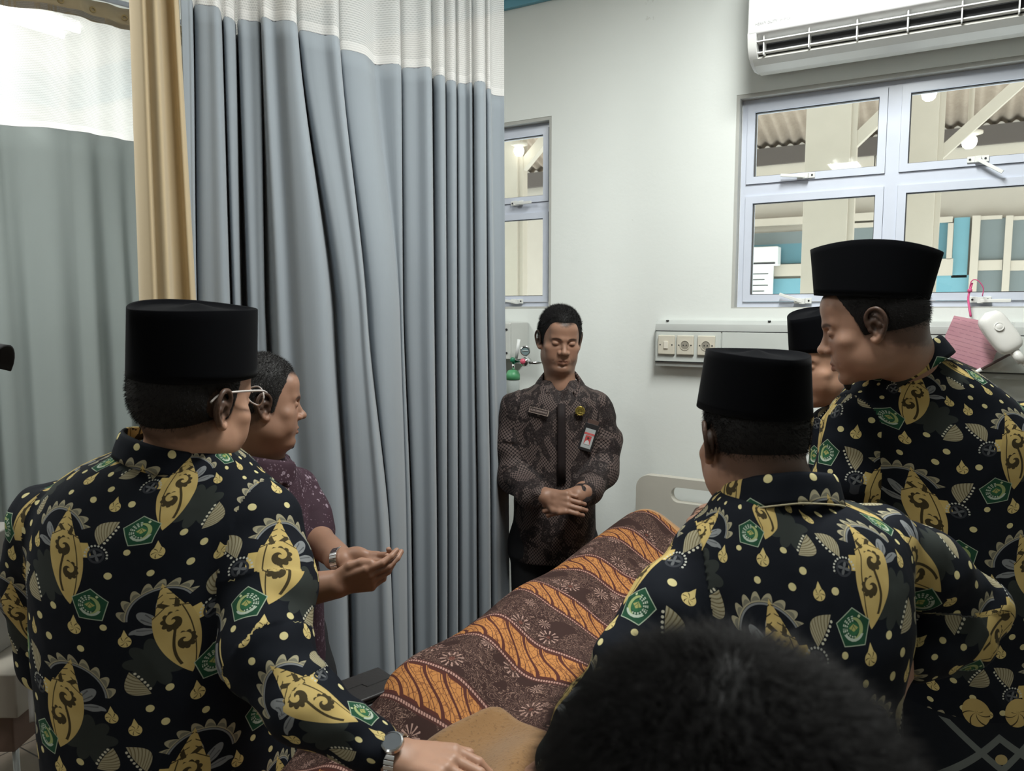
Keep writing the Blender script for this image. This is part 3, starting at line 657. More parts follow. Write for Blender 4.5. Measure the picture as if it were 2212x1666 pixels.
# batik: orange parang bands between dark brown floral bands, across the bed
m = M_('brown_and_orange_batik', (.1, .05, .03), .85, 0, .2); x, y, z = m.xyz(m.coord('UV'))
cx = m.N.new('ShaderNodeTexCoord').outputs['UV']
wv = m.noise(cx, 6, 2)
u = x+(wv-.5)*.01; v = y+.10*0+(m.noise(cx, 3, 1)-.5)*.012+.05*u
PER = .25; ph = emod(v-.048, PER)                       # 0..PER, band centred at PER/2
dist = eabs(ph-PER/2)                                   # distance to the band centre
inband = elt(dist, .044); edge = elt(eabs(dist-.050), .0042)
bead = egt(efr((x+y*.3)*160), .30)
# parang: slanted S blades
sl = (u+(ph-PER/2)*1.05)/.050; w_ = efr(sl+.16*esin((ph-PER/2)*70)); blade = egt(eabs(w_-.5), .405); blade2 = elt(eabs(eabs(w_-.5)-.23-.12*esin((ph)*45)), .02)
crk = m.N.new('ShaderNodeTexVoronoi'); crk.feature = 'DISTANCE_TO_EDGE'; crk.inputs['Scale'].default_value = 75; m.t.links.new(cx, crk.inputs['Vector']); crack = elt(E(crk.outputs['Distance']), .045)
knob = elt(ehyp(efr(sl+.5)-.5, (dist-.036)*16), .14)
# floral: wiggly contour lines and little dashes
n1 = m.noise(cx, 34, 2.5, .55, 1.8); lines = elt(eabs(efr(n1*8)-.5), .10)
n2 = m.noise(cx, 7, 1); vor = m.N.new('ShaderNodeTexVoronoi'); vor.inputs['Scale'].default_value = 14; m.t.links.new(cx, vor.inputs['Vector']); vd = E(vor.outputs['Distance'])
sp = m.N.new('ShaderNodeSeparateXYZ'); sv = m.N.new('ShaderNodeVectorMath'); sv.operation = 'SUBTRACT'; sc_ = m.N.new('ShaderNodeVectorMath'); sc_.operation = 'SCALE'; sc_.inputs['Scale'].default_value = 14
m.t.links.new(cx, sv.inputs[0]); m.t.links.new(vor.outputs['Position'], sv.inputs[1]); m.t.links.new(sv.outputs[0], sp.inputs[0]); th = eat(E(sp.outputs[1]), E(sp.outputs[0]))
petal = egt(esin(th*11), .55)*elt(eabs(vd-.26), .085)
flo = m.mix(lines*egt(m.noise(cx, 11, 1), .40)*.75, (.036, .017, .014), (.25, .155, .12)); flo = m.mix(petal*.9, flo, (.36, .23, .19)); flo = m.mix(elt(vd, .09)*.6, flo, (.15, .05, .035))
org = m.mix(crack*.65, (.43, .185, .058), (.10, .03, .016)); org = m.mix(knob, org, (.43, .185, .06)); org = m.mix(emax(blade, blade2), org, (.075, .022, .016)); 
col = m.mix(inband, flo, org); col = m.mix(egt(dist, .0365)*inband*(1-knob), col, (.075, .022, .016))
col = m.mix(elt(eabs(dist-.049), .0065), col, (.06, .022, .018)); col = m.mix(elt(eabs(dist-.049), .0028)*bead, col, (.38, .22, .18))
m.color(col); m.bump(m.noise(cx, 45, 3), .2, .002); BATIK = m.m
def fleece(name, a, b):
    m = M_(name, a, .95, 0, .1); c = m.coord(); n = m.noise(c, 150, 3, .7); n2 = m.noise(c, 12, 3)
    m.color(m.mix(egt(n, .60)*.6+n2*.3, a, b)); m.bump(n, .5, .003); m.b.inputs['Sheen Weight'].default_value = .3; return m.m
TAN = fleece('tan_fleece', (.26, .145, .062), (.14, .072, .032)); TANL = fleece('orange_tan_cloth', (.47, .26, .11), (.36, .18, .07))
V, q, uv = sheet_grid(drape_z, -1.135, -.235, .80, 2.37, 110, 190, .30, .25, .0)
# the head end is a slanted edge
t = ss_(1.9, 2.37, V[..., 1]); V[..., 1] += t*(.06-.10*np.clip((V[..., 0]+1.135)/.9, 0, 1)+0.02*np.sin(V[..., 0]*20)); V[..., 2] -= .012*t
CL = empty('batik_cloth', (-.65, 1.6, .72), 'brown and orange striped batik cloth draped over the lying patient', 'cloth')
o = obj('cloth_sheet', mesh_np('cloth_sheet', V.reshape(-1, 3), q, uv), CL, BATIK); s = o.modifiers.new('t', 'SOLIDIFY'); s.thickness = .003; s.offset = 1
V, q, uv = sheet_grid(lambda X, Y: drape_z(X, Y)+.0, -1.130, -.24, 1.0, 2.45, 80, 90, .38, .30, -.014)
V[..., 1] += ss_(1.9, 2.42, V[..., 1])*(.04-.16*np.clip((V[..., 0]+1.13)/.9, 0, 1))
UB = empty('tan_blanket', (-.66, 2.2, .72), 'tan orange blanket edge showing under the batik cloth near the pillow', 'blanket')
o = obj('blanket_sheet', mesh_np('blanket_sheet', V.reshape(-1, 3), q, uv), UB, TANL); s = o.modifiers.new('t', 'SOLIDIFY'); s.thickness = .006; s.offset = -1
# ================================================================== implicit modelling: smooth unions meshed by surface nets
class Frame:
    def __init__(s, loc, ex, ey, ez, sc=1.0):
        s.o = np.asarray(loc, float); s.R = np.stack([ex, ey, ez], 1); s.s = sc
    def w(s, p): return s.o + s.s*(s.R @ np.asarray(p, float))
    def l(s, Pw): return ((Pw-s.o) @ s.R)/s.s
    def d(s, v): return s.R @ np.asarray(v, float)
WF = Frame((0, 0, 0), A(1, 0, 0), A(0, 1, 0), A(0, 0, 1))
class Sdf:
    def __init__(s): s.p = []; s.acc = []
    def add(s, fn, c, r, k=.01, op='u', fr=None, g=0):
        fr = fr or WF; s.p.append((fn, fr.w(c), r*fr.s, k*fr.s, op, fr, g)); return s
    def ell(s, c, r, k=.01, op='u', fr=None, g=0, R=None):
        c = np.asarray(c, float); r = np.asarray(r, float)
        def f(q):
            v = q-c
            if R is not None: v = v @ R
            k0 = np.linalg.norm(v/r, axis=-1); k1 = np.linalg.norm(v/(r*r), axis=-1)+1e-9; return k0*(k0-1)/k1
        return s.add(f, c, r.max(), k, op, fr, g)
    def cone(s, a, b, r1, r2, k=.01, op='u', fr=None, g=0, flat=None):
        a = np.asarray(a, float); b = np.asarray(b, float); ba = b-a; L2 = ba@ba+1e-12
        fx = None
        if flat is not None: fx, fk = np.asarray(flat[0], float)/np.linalg.norm(flat[0]), flat[1]
        def f(q):
            v = q-a; t = np.clip((v@ba)/L2, 0, 1); w_ = v-t[..., None]*ba
            if fx is not None: w_ = w_+(w_@fx)[..., None]*fx*(fk-1)
            return np.linalg.norm(w_, axis=-1)-(r1+(r2-r1)*t)
        return s.add(f, (a+b)/2, np.sqrt(L2)/2+max(r1, r2), k, op, fr, g)
    def chain(s, pts, rs, k=.008, fr=None, g=0, flat=None):
        for i in range(len(pts)-1): s.cone(pts[i], pts[i+1], rs[i], rs[i+1], k, 'u', fr, g, flat)
        return s
    def loft(s, keys, k=.02, g=0, ex=2.3, top=True):
        """keys: (z, lateral, depth, half width, half depth) in camera aligned plan axes"""
        K = sorted(keys); z = np.array([q[0] for q in K]); Q = np.array([q[1:] for q in K])
        zz = np.linspace(z[0], z[-1], 80); QQ = np.stack([np.interp(zz, z, Q[:, i]) for i in range(4)], 1)
        for _ in range(3): QQ[1:-1] = (QQ[:-2]+2*QQ[1:-1]+QQ[2:])/4
        sl = np.sqrt(1+np.gradient(QQ[:, 2], zz)**2)
        def f(p):
            la = p@RV; de = p@FV; h = p[..., 2]
            c0, c1, a, b = (np.interp(h, zz, QQ[:, i]) for i in range(4)); sf = np.interp(h, zz, sl)
            x = (la-c0)/a; y = (de-c1)/b; q = (np.abs(x)**ex+np.abs(y)**ex)**(1/ex)
            d = (q-1)*np.minimum(a, b)/sf
            return np.maximum(d, np.maximum(h-z[-1], z[0]-h))
        cz = (z[0]+z[-1])/2; m_ = Q[:, :].mean(0); c = RV*m_[0]+FV*m_[1]+ZV*cz
        return s.add(f, c, (z[-1]-z[0])/2+Q[:, 2].max()+.1, k, 'u', None, g)
    def ev(s, Pw, only=None):
        n = Pw.shape[0]; d = np.full(n, 1.0); cache = {}
        for i, (fn, c, r, k, op, fr, g) in enumerate(s.p):
            if only is not None and i not in only: continue
            if fr is WF: q = Pw
            else:
                q = cache.get(id(fr))
                if q is None: q = cache[id(fr)] = fr.l(Pw)
            e = fn(q)*fr.s
            if op == 'u':
                if k <= 0: d = np.minimum(d, e); continue
                h = np.clip(.5+.5*(d-e)/k, 0, 1); d = d*(1-h)+e*h-k*h*(1-h)
            else:
                e = -e; h = np.clip(.5-.5*(d-e)/k, 0, 1); d = d*(1-h)+e*h+k*h*(1-h)
        return d
    def groups(s, Pw):
        gs = sorted(set(p[6] for p in s.p)); out = []
        for g in gs:
            idx = [i for i, p in enumerate(s.p) if p[6] == g and p[4] == 'u']; out.append(s.ev(Pw, idx))
        return gs, np.stack(out, 1)
    def mesh(s, h, B=14):
        U = [p for p in s.p if p[4] == 'u']
        lo = np.min([p[1]-p[2] for p in U], 0)-4*h; hi = np.max([p[1]+p[2] for p in U], 0)+4*h
        N = np.ceil((hi-lo)/h/B).astype(int); bs = B*h
        I = np.stack(np.meshgrid(*[np.arange(n) for n in N], indexing='ij'), -1).reshape(-1, 3); cen = lo+(I+.5)*bs
        d = np.concatenate([s.ev(cen[i:i+20000]) for i in range(0, len(cen), 20000)])
        R = bs*.87; I = I[np.abs(d) < R*1.9+.012]
        PC = np.array([p[1] for p in s.p]); PR = np.array([p[2] for p in s.p]); PK = np.array([p[3] for p in s.p])
        NG = (N*B+2).astype(np.int64); r_ = np.arange(B+1); G = np.stack(np.meshgrid(r_, r_, r_, indexing='ij'), -1)
        VV = []; ID = []; FF = []
        def gid(a): return (a[..., 0]*NG[1]+a[..., 1])*NG[2]+a[..., 2]
        offs = [(0, 0, 0), (1, 0, 0), (0, 1, 0), (1, 1, 0), (0, 0, 1), (1, 0, 1), (0, 1, 1), (1, 1, 1)]
        edges = [(0, 1), (2, 3), (4, 5), (6, 7), (0, 2), (1, 3), (4, 6), (5, 7), (0, 4), (1, 5), (2, 6), (3, 7)]
        for b in I:
            base = b*B; c = lo+(base+B/2)*h
            act = np.where(np.linalg.norm(PC-c, axis=1) < PR+PK*2+R+.035)[0]
            if len(act) == 0: continue
            g = base+G; Pw = lo+g*h; D = s.ev(Pw.reshape(-1, 3), set(act)).reshape(B+1, B+1, B+1)
            S = D < 0
            if S.all() or not S.any(): continue
            cs = [D[o[0]:B+o[0], o[1]:B+o[1], o[2]:B+o[2]] for o in offs]; sg = [c_ < 0 for c_ in cs]
            cnt = sum(x.astype(int) for x in sg); ac = (cnt > 0) & (cnt < 8); ii = np.argwhere(ac)
            if len(ii) == 0: continue
            cv = np.stack([c_[ac] for c_ in cs], 1); acc = np.zeros((len(ii), 3)); w_ = np.zeros(len(ii))
            for (p, q) in edges:
                m_ = (cv[:, p] < 0) != (cv[:, q] < 0); t = np.where(m_, cv[:, p]/(cv[:, p]-cv[:, q]+1e-20), 0)
                pt = np.array(offs[p])+t[:, None]*(np.array(offs[q])-np.array(offs[p])); acc += np.where(m_[:, None], pt, 0); w_ += m_
            gl_ = base+ii; VV.append(lo+(gl_+acc/w_[:, None])*h); ID.append(gid(gl_))
            for ax in range(3):
                e = np.zeros(3, int); e[ax] = 1
                a_ = S[:B, :B, :B]; b_ = S[e[0]:B+e[0], e[1]:B+e[1], e[2]:B+e[2]]; ch = np.argwhere(a_ != b_)
                if len(ch) == 0: continue
                u = np.zeros(3, int); v = np.zeros(3, int); u[(ax+1) % 3] = 1; v[(ax+2) % 3] = 1
                g0 = base+ch; q = np.stack([gid(g0), gid(g0-u), gid(g0-u-v), gid(g0-v)], 1)
                fl = ~a_[tuple(ch.T)]; q[fl] = q[fl][:, ::-1]; FF.append(q)
        V = np.concatenate(VV); ID = np.concatenate(ID); Fq = np.concatenate(FF)
        o = np.argsort(ID); ID = ID[o]; V = V[o]; pos = np.searchsorted(ID, Fq); pos = np.clip(pos, 0, len(ID)-1); ok = (ID[pos] == Fq).all(1)
        return V, pos[ok]
def grad_normals(V, Fq):
    a = V[Fq[:, 2]]-V[Fq[:, 0]]; b = V[Fq[:, 3]]-V[Fq[:, 1]]; n = np.cross(a, b); N_ = np.zeros_like(V)
    for i in range(4): np.add.at(N_, Fq[:, i], n)
    return N_/(np.linalg.norm(N_, axis=1, keepdims=True)+1e-12)
def relax(V, Fq, it=2, lam=.5):
    for _ in range(it):
        S = np.zeros_like(V); c = np.zeros(len(V))
        for i in range(4):
            j = Fq[:, i]; k = Fq[:, (i+1) % 4]; np.add.at(S, j, V[k]); np.add.at(c, j, 1); np.add.at(S, k, V[j]); np.add.at(c, k, 1)
        V = V+lam*(S/np.maximum(c, 1)[:, None]-V)
    return V
# value noise in numpy
_R = np.random.RandomState(5).rand(64, 64, 64).astype(np.float32)
def vnoise(p):
    i = np.floor(p).astype(int); f = p-i; f = f*f*(3-2*f); out = 0
    for dx in (0, 1):
        for dy in (0, 1):
            for dz in (0, 1):
                w_ = (f[:, 0] if dx else 1-f[:, 0])*(f[:, 1] if dy else 1-f[:, 1])*(f[:, 2] if dz else 1-f[:, 2])
                out = out+w_*_R[(i[:, 0]+dx) % 64, (i[:, 1]+dy) % 64, (i[:, 2]+dz) % 64]
    return out*2-1
def setcol(me, name, C_):
    a = me.color_attributes.new(name, 'FLOAT_COLOR', 'POINT'); D = np.ones((len(C_), 4), dtype=np.float32); D[:, :3] = C_; a.data.foreach_set('color', D.ravel())
# ------------------------------------------------------------------ head
def head_frame(loc, face, pitch=0, roll=0, s=1.0):
    """face: heading in degrees, 0 = away from the camera, 90 = to the right of the picture, 180 = towards it; pitch > 0 looks down"""
    a = math.radians(face); fwd = FV*math.cos(a)+RV*math.sin(a); rt = np.cross(fwd, ZV)
    p = math.radians(pitch); f2 = fwd*math.cos(p)-ZV*math.sin(p); up = np.cross(rt, f2)
    r = math.radians(roll); r2 = rt*math.cos(r)+up*math.sin(r); u2 = np.cross(r2, f2)
    return Frame(loc, r2, f2, u2, s)
def hairline(y, x=None):
    """height above which the hair grows, as a function of the front-back and side position"""
    ys = [-.12, -.085, -.055, -.02, -.006, .000, .012, .020, .030, .040, .050, .062, .12]
    zs = [-.064, -.062, -.054, -.038, -.014, -.014, -.020, -.016, .024, .046, .060, .068, .074]
    z = np.interp(y, ys, zs)
    if x is not None: z = z+(y > .03)*(.010*np.exp(-((np.abs(x)-.042)/.016)**2)-.006*np.exp(-(x/.02)**2))
    return z
def add_head(S, f, fat=0.0, lids=.5, mouth=0.0, k=1.0, jaw=1.0, ear=1.12):
    g = 1
    S.ell((0, -.012, .034), (.076, .097, .090), .01, fr=f, g=g)
    S.ell((0, -.042, .012), (.068, .062, .070), .02, fr=f, g=g)
    S.ell((0, .028, -.022), (.061+fat*.008, .064, .082), .025, fr=f, g=g)
    S.ell((0, .030, -.066), (.050+fat*.014, .052, .042+fat*.006), .025, fr=f, g=g)
    for x in (-1, 1):
        S.ell((x*.0475*jaw, .014, -.062), (.019+fat*.008, .032, .030), .026, fr=f, g=g)       # jaw corner
        S.ell((x*.046, .054, -.020), (.022+fat*.004, .020, .017), .018, fr=f, g=g)           # cheek bone
        S.ell((x*.036, .058, -.048), (.018+fat*.009, .016, .022), .022, fr=f, g=g); S.cone((x*.020, .098, -.036), (x*.034, .080, -.066), .0012, .0016, .007, 's', fr=f, g=g)           # cheek
    S.ell((0, .072, -.098), (.026, .017, .016), .018, fr=f, g=g)                            # chin
    if fat > .3: S.ell((0, .035, -.100), (.042, .042, .024), .03, fr=f, g=g)
    S.cone((-.040, .068, .023), (-.010, .085, .020), .0115, .0105, .012, fr=f, g=g); S.cone((.040, .068, .023), (.010, .085, .020), .0115, .0105, .012, fr=f, g=g)   # brow
    S.ell((0, .062, .055), (.052, .028, .034), .02, fr=f, g=g)                              # forehead
    for x in (-1, 1): S.ell((x*.031, .092, .004), (.018, .016, .012), .012, 's', fr=f, g=g)  # sockets
    S.cone((0, .082, .014), (0, .103, -.026), .0065, .0098, .009, fr=f, g=g)                # nose
    S.ell((0, .1055, -.028), (.0130, .0115, .0105), .006, fr=f, g=g)
    for x in (-1, 1):
        S.ell((x*.0148, .0925, -.032), (.0098, .0115, .0085), .005, fr=f, g=g)
        S.ell((x*.0068, .101, -.0405), (.0036, .005, .0030), .003, 's', fr=f, g=g)
        S.ell((x*.031, .074, .004), (.0150, .0135, .0125), .004, fr=f, g=g)                # eyeball + lids
        S.cone((x*.018, .086, .0035-.002*lids), (x*.031, .0905, -.0005-.002*lids), .0011, .0013, .0025, 's', fr=f, g=g)
        S.cone((x*.031, .0905, -.0005-.002*lids), (x*.043, .083, .0015-.002*lids), .0013, .0010, .0025, 's', fr=f, g=g)
        S.cone((x*.0165, .086, .0125), (x*.043, .0815, .0125), .0016, .0016, .004, 's', fr=f, g=g)   # upper lid crease
    S.ell((0, .077, -.062), (.030, .0135, .021), .014, fr=f, g=g)
    S.cone((-.026, .079, -.0650), (-.006, .0925, -.0610), .0026, .0055, .004, fr=f, g=g); S.cone((.026, .079, -.0650), (.006, .0925, -.0610), .0026, .0055, .004, fr=f, g=g)
    S.cone((-.022, .078, -.0705), (0, .0905, -.0735), .0032, .0068, .004, fr=f, g=g); S.cone((.022, .078, -.0705), (0, .0905, -.0735), .0032, .0068, .004, fr=f, g=g)
    S.cone((-.025, .083, -.0662-mouth*.3), (0, .1000, -.0662-mouth*.3), .0012, .0013+mouth, .002, 's', fr=f, g=g); S.cone((.025, .083, -.0662-mouth*.3), (0, .1000, -.0662-mouth*.3), .0012, .0013+mouth, .002, 's', fr=f, g=g)
    S.cone((-.014, .089, -.0840), (.014, .089, -.0840), .003, .003, .008, 's', fr=f, g=g)
    for x in (-1, 1):                                                                       # ears
        e0 = A(x*.0745, -.002, -.002)
        # outer helix traced explicitly: (back-forward, height, out)
        hx = [(.011, .002, .004), (.010, .018, .006), (.001, .029, .010), (-.012, .029, .015), (-.020, .017, .018), (-.0205, .002, .017), (-.015, -.012, .013), (-.006, -.023, .008), (.003, -.028, .004), (.008, -.022, .002)]
        hp = catmull([e0+A(x*q[2]*ear, q[0]*ear, q[1]*ear+.002) for q in hx], 3); rs = list(np.interp(np.linspace(0, 9, len(hp)), range(10), [.0030, .0034, .0036, .0036, .0034, .0034, .0038, .0052, .0055, .0035]))
        S.chain(hp, rs, .003, fr=f, g=g)
        S.chain([e0+A(x*.004, .004, .004), e0+A(x*.008, -.006, .012), e0+A(x*.010, -.012, .002), e0+A(x*.006, -.008, -.012), e0+A(x*.002, 0, -.018)], [.004, .0045, .0048, .0045, .004], .005, fr=f, g=g)
        S.ell(e0+A(x*.0045, -.005, .002), (.0045, .015, .023), .005, fr=f, g=g)
        S.ell(e0+A(x*.0085, .0005, -.002), (.005, .006, .009), .004, 's', fr=f, g=g)
        S.ell(e0+A(x*.004, .009, -.005), (.004, .004, .006), .004, fr=f, g=g)
def skin_tint(f, L, fat=0, stub=1.0, hair=True, lids=.5, grey=0):
    """surface colours of the skin in head coordinates"""
    x, y, z = L[:, 0], L[:, 1], L[:, 2]; n = len(L); T = np.ones((n, 3))
    def blend(m, c): 
        nonlocal T
        m = np.clip(m, 0, 1)[:, None]; T = T*(1-m)+np.array(c)*m
    near = (np.abs(x) < .1) & (np.abs(y) < .14) & (z > -.125) & (z < .15)
    def gs(cx, cy, cz, rx, ry, rz): return np.exp(-(((x-cx)/rx)**2+((y-cy)/ry)**2+((z-cz)/rz)**2))
    lip = np.clip(1.5-((np.abs(x)/.024)**2+((z+.0670)/.0085)**2), 0, 1)*(y > .078)*near; blend(lip*.55, (.78, .50, .47))
    for sx in (-1, 1):
        blend(gs(sx*.031, .085, -.004, .017, .03, .010)*.35*near, (.62, .52, .50))
        slit = np.clip(1.3-(((x-sx*.031)/.0135)**2+((z-(.0005-.002*lids))/.0021)**2), 0, 1)*(y > .072)*near; blend(slit*.9, (.10, .07, .06))
        bz = .0215+.0035*np.cos((np.abs(x)-.030)/.018*1.4)-.002; brow = np.clip(1.4-(((np.abs(x)-.031)/.0185)**4+((z-bz)/.0042)**2), 0, 1)*(y > .055)*near*(np.sign(x) == sx); blend(brow*.85, (.13, .10, .09))
        blend(gs(sx*.0068, .10, -.040, .003, .01, .0025)*.8*near, (.25, .15, .12))
        blend(gs(sx*.030, .075, -.030, .022, .03, .02)*.25*near, (1.12, .92, .86))
    blend((y > .085)*np.clip(1.3-((np.abs(x)/.026)**2+((z+.0665)/.0012)**2), 0, 1)*.6*near, (.3, .18, .16)); blend((y > .06)*gs(0, .1, -.056, .024, .05, .004)*.25*stub*near, (.45, .40, .38))
    blend(gs(0, .08, -.092, .022, .04, .016)*.35*stub*near, (.48, .42, .40))
    if hair:
        d = z-hairline(y, x)+.004*vnoise(L*160); m_ = np.clip((d+np.where(y > .03, .001, .009))/.014, 0, 1)*near; blend(m_*.92, (.13+grey, .125+grey, .125+grey))
        m2 = np.clip((d+.028)/.028, 0, 1)*near*(y < .0)*(z < -.02); blend(m2*.55, (.35, .33, .32))
    return T
SK = bpy.data.materials.new('warm_brown_skin')
def skin_mat(name, col):
    m = M_(name, col, .48, 0, .4); c = m.coord(); a = m.N.new('ShaderNodeAttribute'); a.attribute_name = 'tint'
    n = m.noise(c, 28, 4, .6); f_ = m.noise(c, 420, 2)
    base = m.mix(n, tuple(v*.86 for v in col), tuple(v*1.12 for v in col)); m.color(m.mix(1.0, base, a.outputs['Color'], 'MULTIPLY'))
    m.b.inputs['Subsurface Weight'].default_value = .08; m.b.inputs['Subsurface Radius'].default_value = (.01, .004, .002); m.b.inputs['Subsurface Scale'].default_value = .5
    m.bump(f_*.5+n*.5, .12, .001); return m.m
# ------------------------------------------------------------------ hands
def add_hand(S, f, side=1, curls=None, thumb=None, spread=.0, g=2, s=1.0, tk=.0028, tcurl=(.0, .0)):
    """frame: origin at the wrist, +y to the fingertips, +z back of the hand, +x thumb side (mirrored by side)"""
    fx = side; curls = curls or [(25, 35, 20)]*4
    X = [.030, .0105, -.0095, -.028]; Y = [.092, .096, .091, .082]; Lf = [(.043, .026, .021), (.047, .030, .022), (.044, .027, .021), (.034, .021, .019)]; Rr = [(.0098, .0086, .0074), (.0100, .0088, .0076), (.0095, .0083, .0072), (.0084, .0073, .0064)]
    S.cone((0, -.03, 0), (0, .012, 0), .027, .027, .012, fr=f, g=g, flat=((0, 0, 1), 1.45))
    for i in range(4):
        k0 = A(fx*X[i], Y[i], .002); S.cone((fx*X[i]*.55, .010, 0), k0, .0155, .0115, .010, fr=f, g=g)
        p = k0; a = 0.0; sa = math.radians(spread*(1.5-i)*6)
        for j in range(3):
            a += math.radians(curls[i][j]); d = A(fx*math.sin(sa)*math.cos(a), math.cos(sa)*math.cos(a), -math.sin(a)); q = p+d*Lf[i][j]
            S.cone(p, q, Rr[i][j], Rr[i][min(j+1, 2)]*(.98 if j < 2 else .90), tk, fr=f, g=g); p = q
    S.ell((fx*.024, .038, -.010), (.017, .030, .014), .010, fr=f, g=g); S.ell((-fx*.022, .040, -.010), (.013, .032, .012), .010, fr=f, g=g)
    t = thumb or [(.026, .018, -.008), (.048, .052, -.020), (.056, .084, -.024), (.058, .108, -.024)]
    t = [(fx*q[0], q[1], q[2]) for q in t]; S.chain(t, [.0145, .0122, .0108, .0088], .006, fr=f, g=g)
def hand_frame(w, tip, back, s=1.0):
    w = np.asarray(w, float); y = np.asarray(tip, float)-w; y /= np.linalg.norm(y); z = np.asarray(back, float); z = z-y*(z@y); z /= np.linalg.norm(z); x = np.cross(y, z)
    return Frame(w, x, y, z, s)
def body_mesh(name, S, h, parent, mat, tintf=None, it=1):
    V, Fq = S.mesh(h); V = relax(V, Fq, it, .4); me = mesh_np(name, V, Fq)
    setcol(me, 'tint', tintf(V) if tintf else np.ones((len(V), 3))); return obj(name, me, parent, mat), V, Fq
# ------------------------------------------------------------------ hair: scalp shell + strands in one mesh
def strands(V, N_, n, length, r, lean, seed=1, bend=.4):
    """thin three sided tapering blades; returns verts, quads-as-tris"""
    rs = np.random.RandomState(seed); idx = rs.randint(0, len(V), n); p = V[idx]+rs.normal(0, .0008, (n, 3)); nn = N_[idx]
    L_ = length[idx]*(.6+.7*rs.rand(n)); d0 = nn+lean[idx]*.6+rs.normal(0, .22, (n, 3)); d0 /= np.linalg.norm(d0, axis=1, keepdims=True)
    d1 = nn*(1-bend)+lean[idx]*(.6+bend)+rs.normal(0, .28, (n, 3)); d1 /= np.linalg.norm(d1, axis=1, keepdims=True)
    a = np.cross(d0, ZV+1e-3); a /= np.linalg.norm(a, axis=1, keepdims=True); b = np.cross(d0, a)
    p0 = p-nn*.002; p1 = p0+d0*(L_*.5)[:, None]; p2 = p1+d1*(L_*.5)[:, None]; R = np.full(n, r)[:, None]
    vs = []; 
    for (q, w_) in ((p0, 1.0), (p1, .8)):
        for k in range(3): an = 2*math.pi*k/3; vs.append(q+R*w_*(a*math.cos(an)+b*math.sin(an)))
    vs.append(p2); VV = np.stack(vs, 1).reshape(-1, 3); o = (np.arange(n)*7)[:, None]
    t = []
    for k in range(3): k2 = (k+1) % 3; t += [(k, k2, 3+k2, 3+k), (3+k, 3+k2, 6, 6)]
    T = (np.array(t)[None]+o[:, :, None]).reshape(-1, 4); return VV, T
def hair_mat(name, col, grey=.0, greyf=None):
    m = M_(name, col, .6, 0, .18); c = m.coord(); n = m.noise(c, 900, 1); 
    if grey > 0: m.color(m.mix(egt(n, 1-grey), col, (.42, .42, .41)))
    else: m.color(m.mix(n, tuple(v*.7 for v in col), tuple(v*1.5 for v in col)))
    return m.m
def add_hair(f, parent, mat, S_head, thick=.007, n=9000, length=.010, r=.00035, comb=(0, -.3, -.8), lo=.0, region=None, h=.0026, seed=3, top=.0, front=0):
    """scalp shell grown from the head surface, with short strands"""
    H = Sdf(); U = [p for p in S_head.p if p[6] == 1 and p[5] is f and p[2] > .03*f.s and p[4] == 'u' and np.linalg.norm(f.l(p[1][None])[0]-A(0, -.01, .03)) < .07]
    def fn(q):
        Pw = f.o+f.s*(q@f.R.T); d = 1.0*np.ones(len(q))
        for (g_, c_, r_, k_, op, fr, gg) in U:
            e = g_(q); k2 = .02; hh = np.clip(.5+.5*(d-e)/k2, 0, 1); d = d*(1-hh)+e*hh-k2*hh*(1-hh)
        x, y, z = q[:, 0], q[:, 1], q[:, 2]; zl = hairline(y, x) if region is None else region(x, y, z); e = z-zl+.004*vnoise(q*160)
        t = .0024+thick*np.clip(e/.045, 0, 1)*(.45+.55*np.clip((z-.02)/.06, 0, 1))+top*np.clip((z-.07)/.05, 0, 1)+front*np.exp(-((y-.07)/.03)**2)*np.clip((z-.07)/.02, 0, 1)
        er = (np.sqrt(((np.abs(x)-.088)/.022)**2+((y+.012)/.026)**2+((z-.002)/.036)**2)-1)*.02
        return np.maximum(np.maximum(d-t, -e*.8), -er)
    H.add(fn, (0, -.01, .03), .135, 0.0, 'u', f, 1); V, Fq = H.mesh(h*f.s); V = relax(V, Fq, 1); N_ = grad_normals(V, Fq); L_ = f.l(V)
    x, y, z = L_.T; e = z-hairline(y, x) if region is None else z-region(x, y, z)
    Ll = length*np.clip(.35+e/.05, .3, 1)*(.8+.2*np.clip((z-.02)/.06, 0, 1))
    cb = np.tile(np.asarray(comb, float), (len(V), 1)) if not callable(comb) else comb(L_); lean = cb@f.R.T
    outer = np.where((np.einsum('ij,ij->i', N_, (V-f.w((0, -.01, .02)))) > 0) & (e > -.002+lo))[0]
    sv, sf = strands(V[outer], N_[outer], n, Ll[outer]*f.s, r, lean[outer], seed)
    VV = np.concatenate([V, sv]); FF = np.concatenate([Fq, sf+len(V)])
    tri = FF[:, 2] == FF[:, 3]
    me = bpy.data.meshes.new('hair'); 
    me.from_pydata(VV.tolist(), [], [tuple(q[:3]) if t else tuple(q) for q, t in zip(FF.tolist(), tri)]); me.update()
    return obj('hair', me, parent, mat)
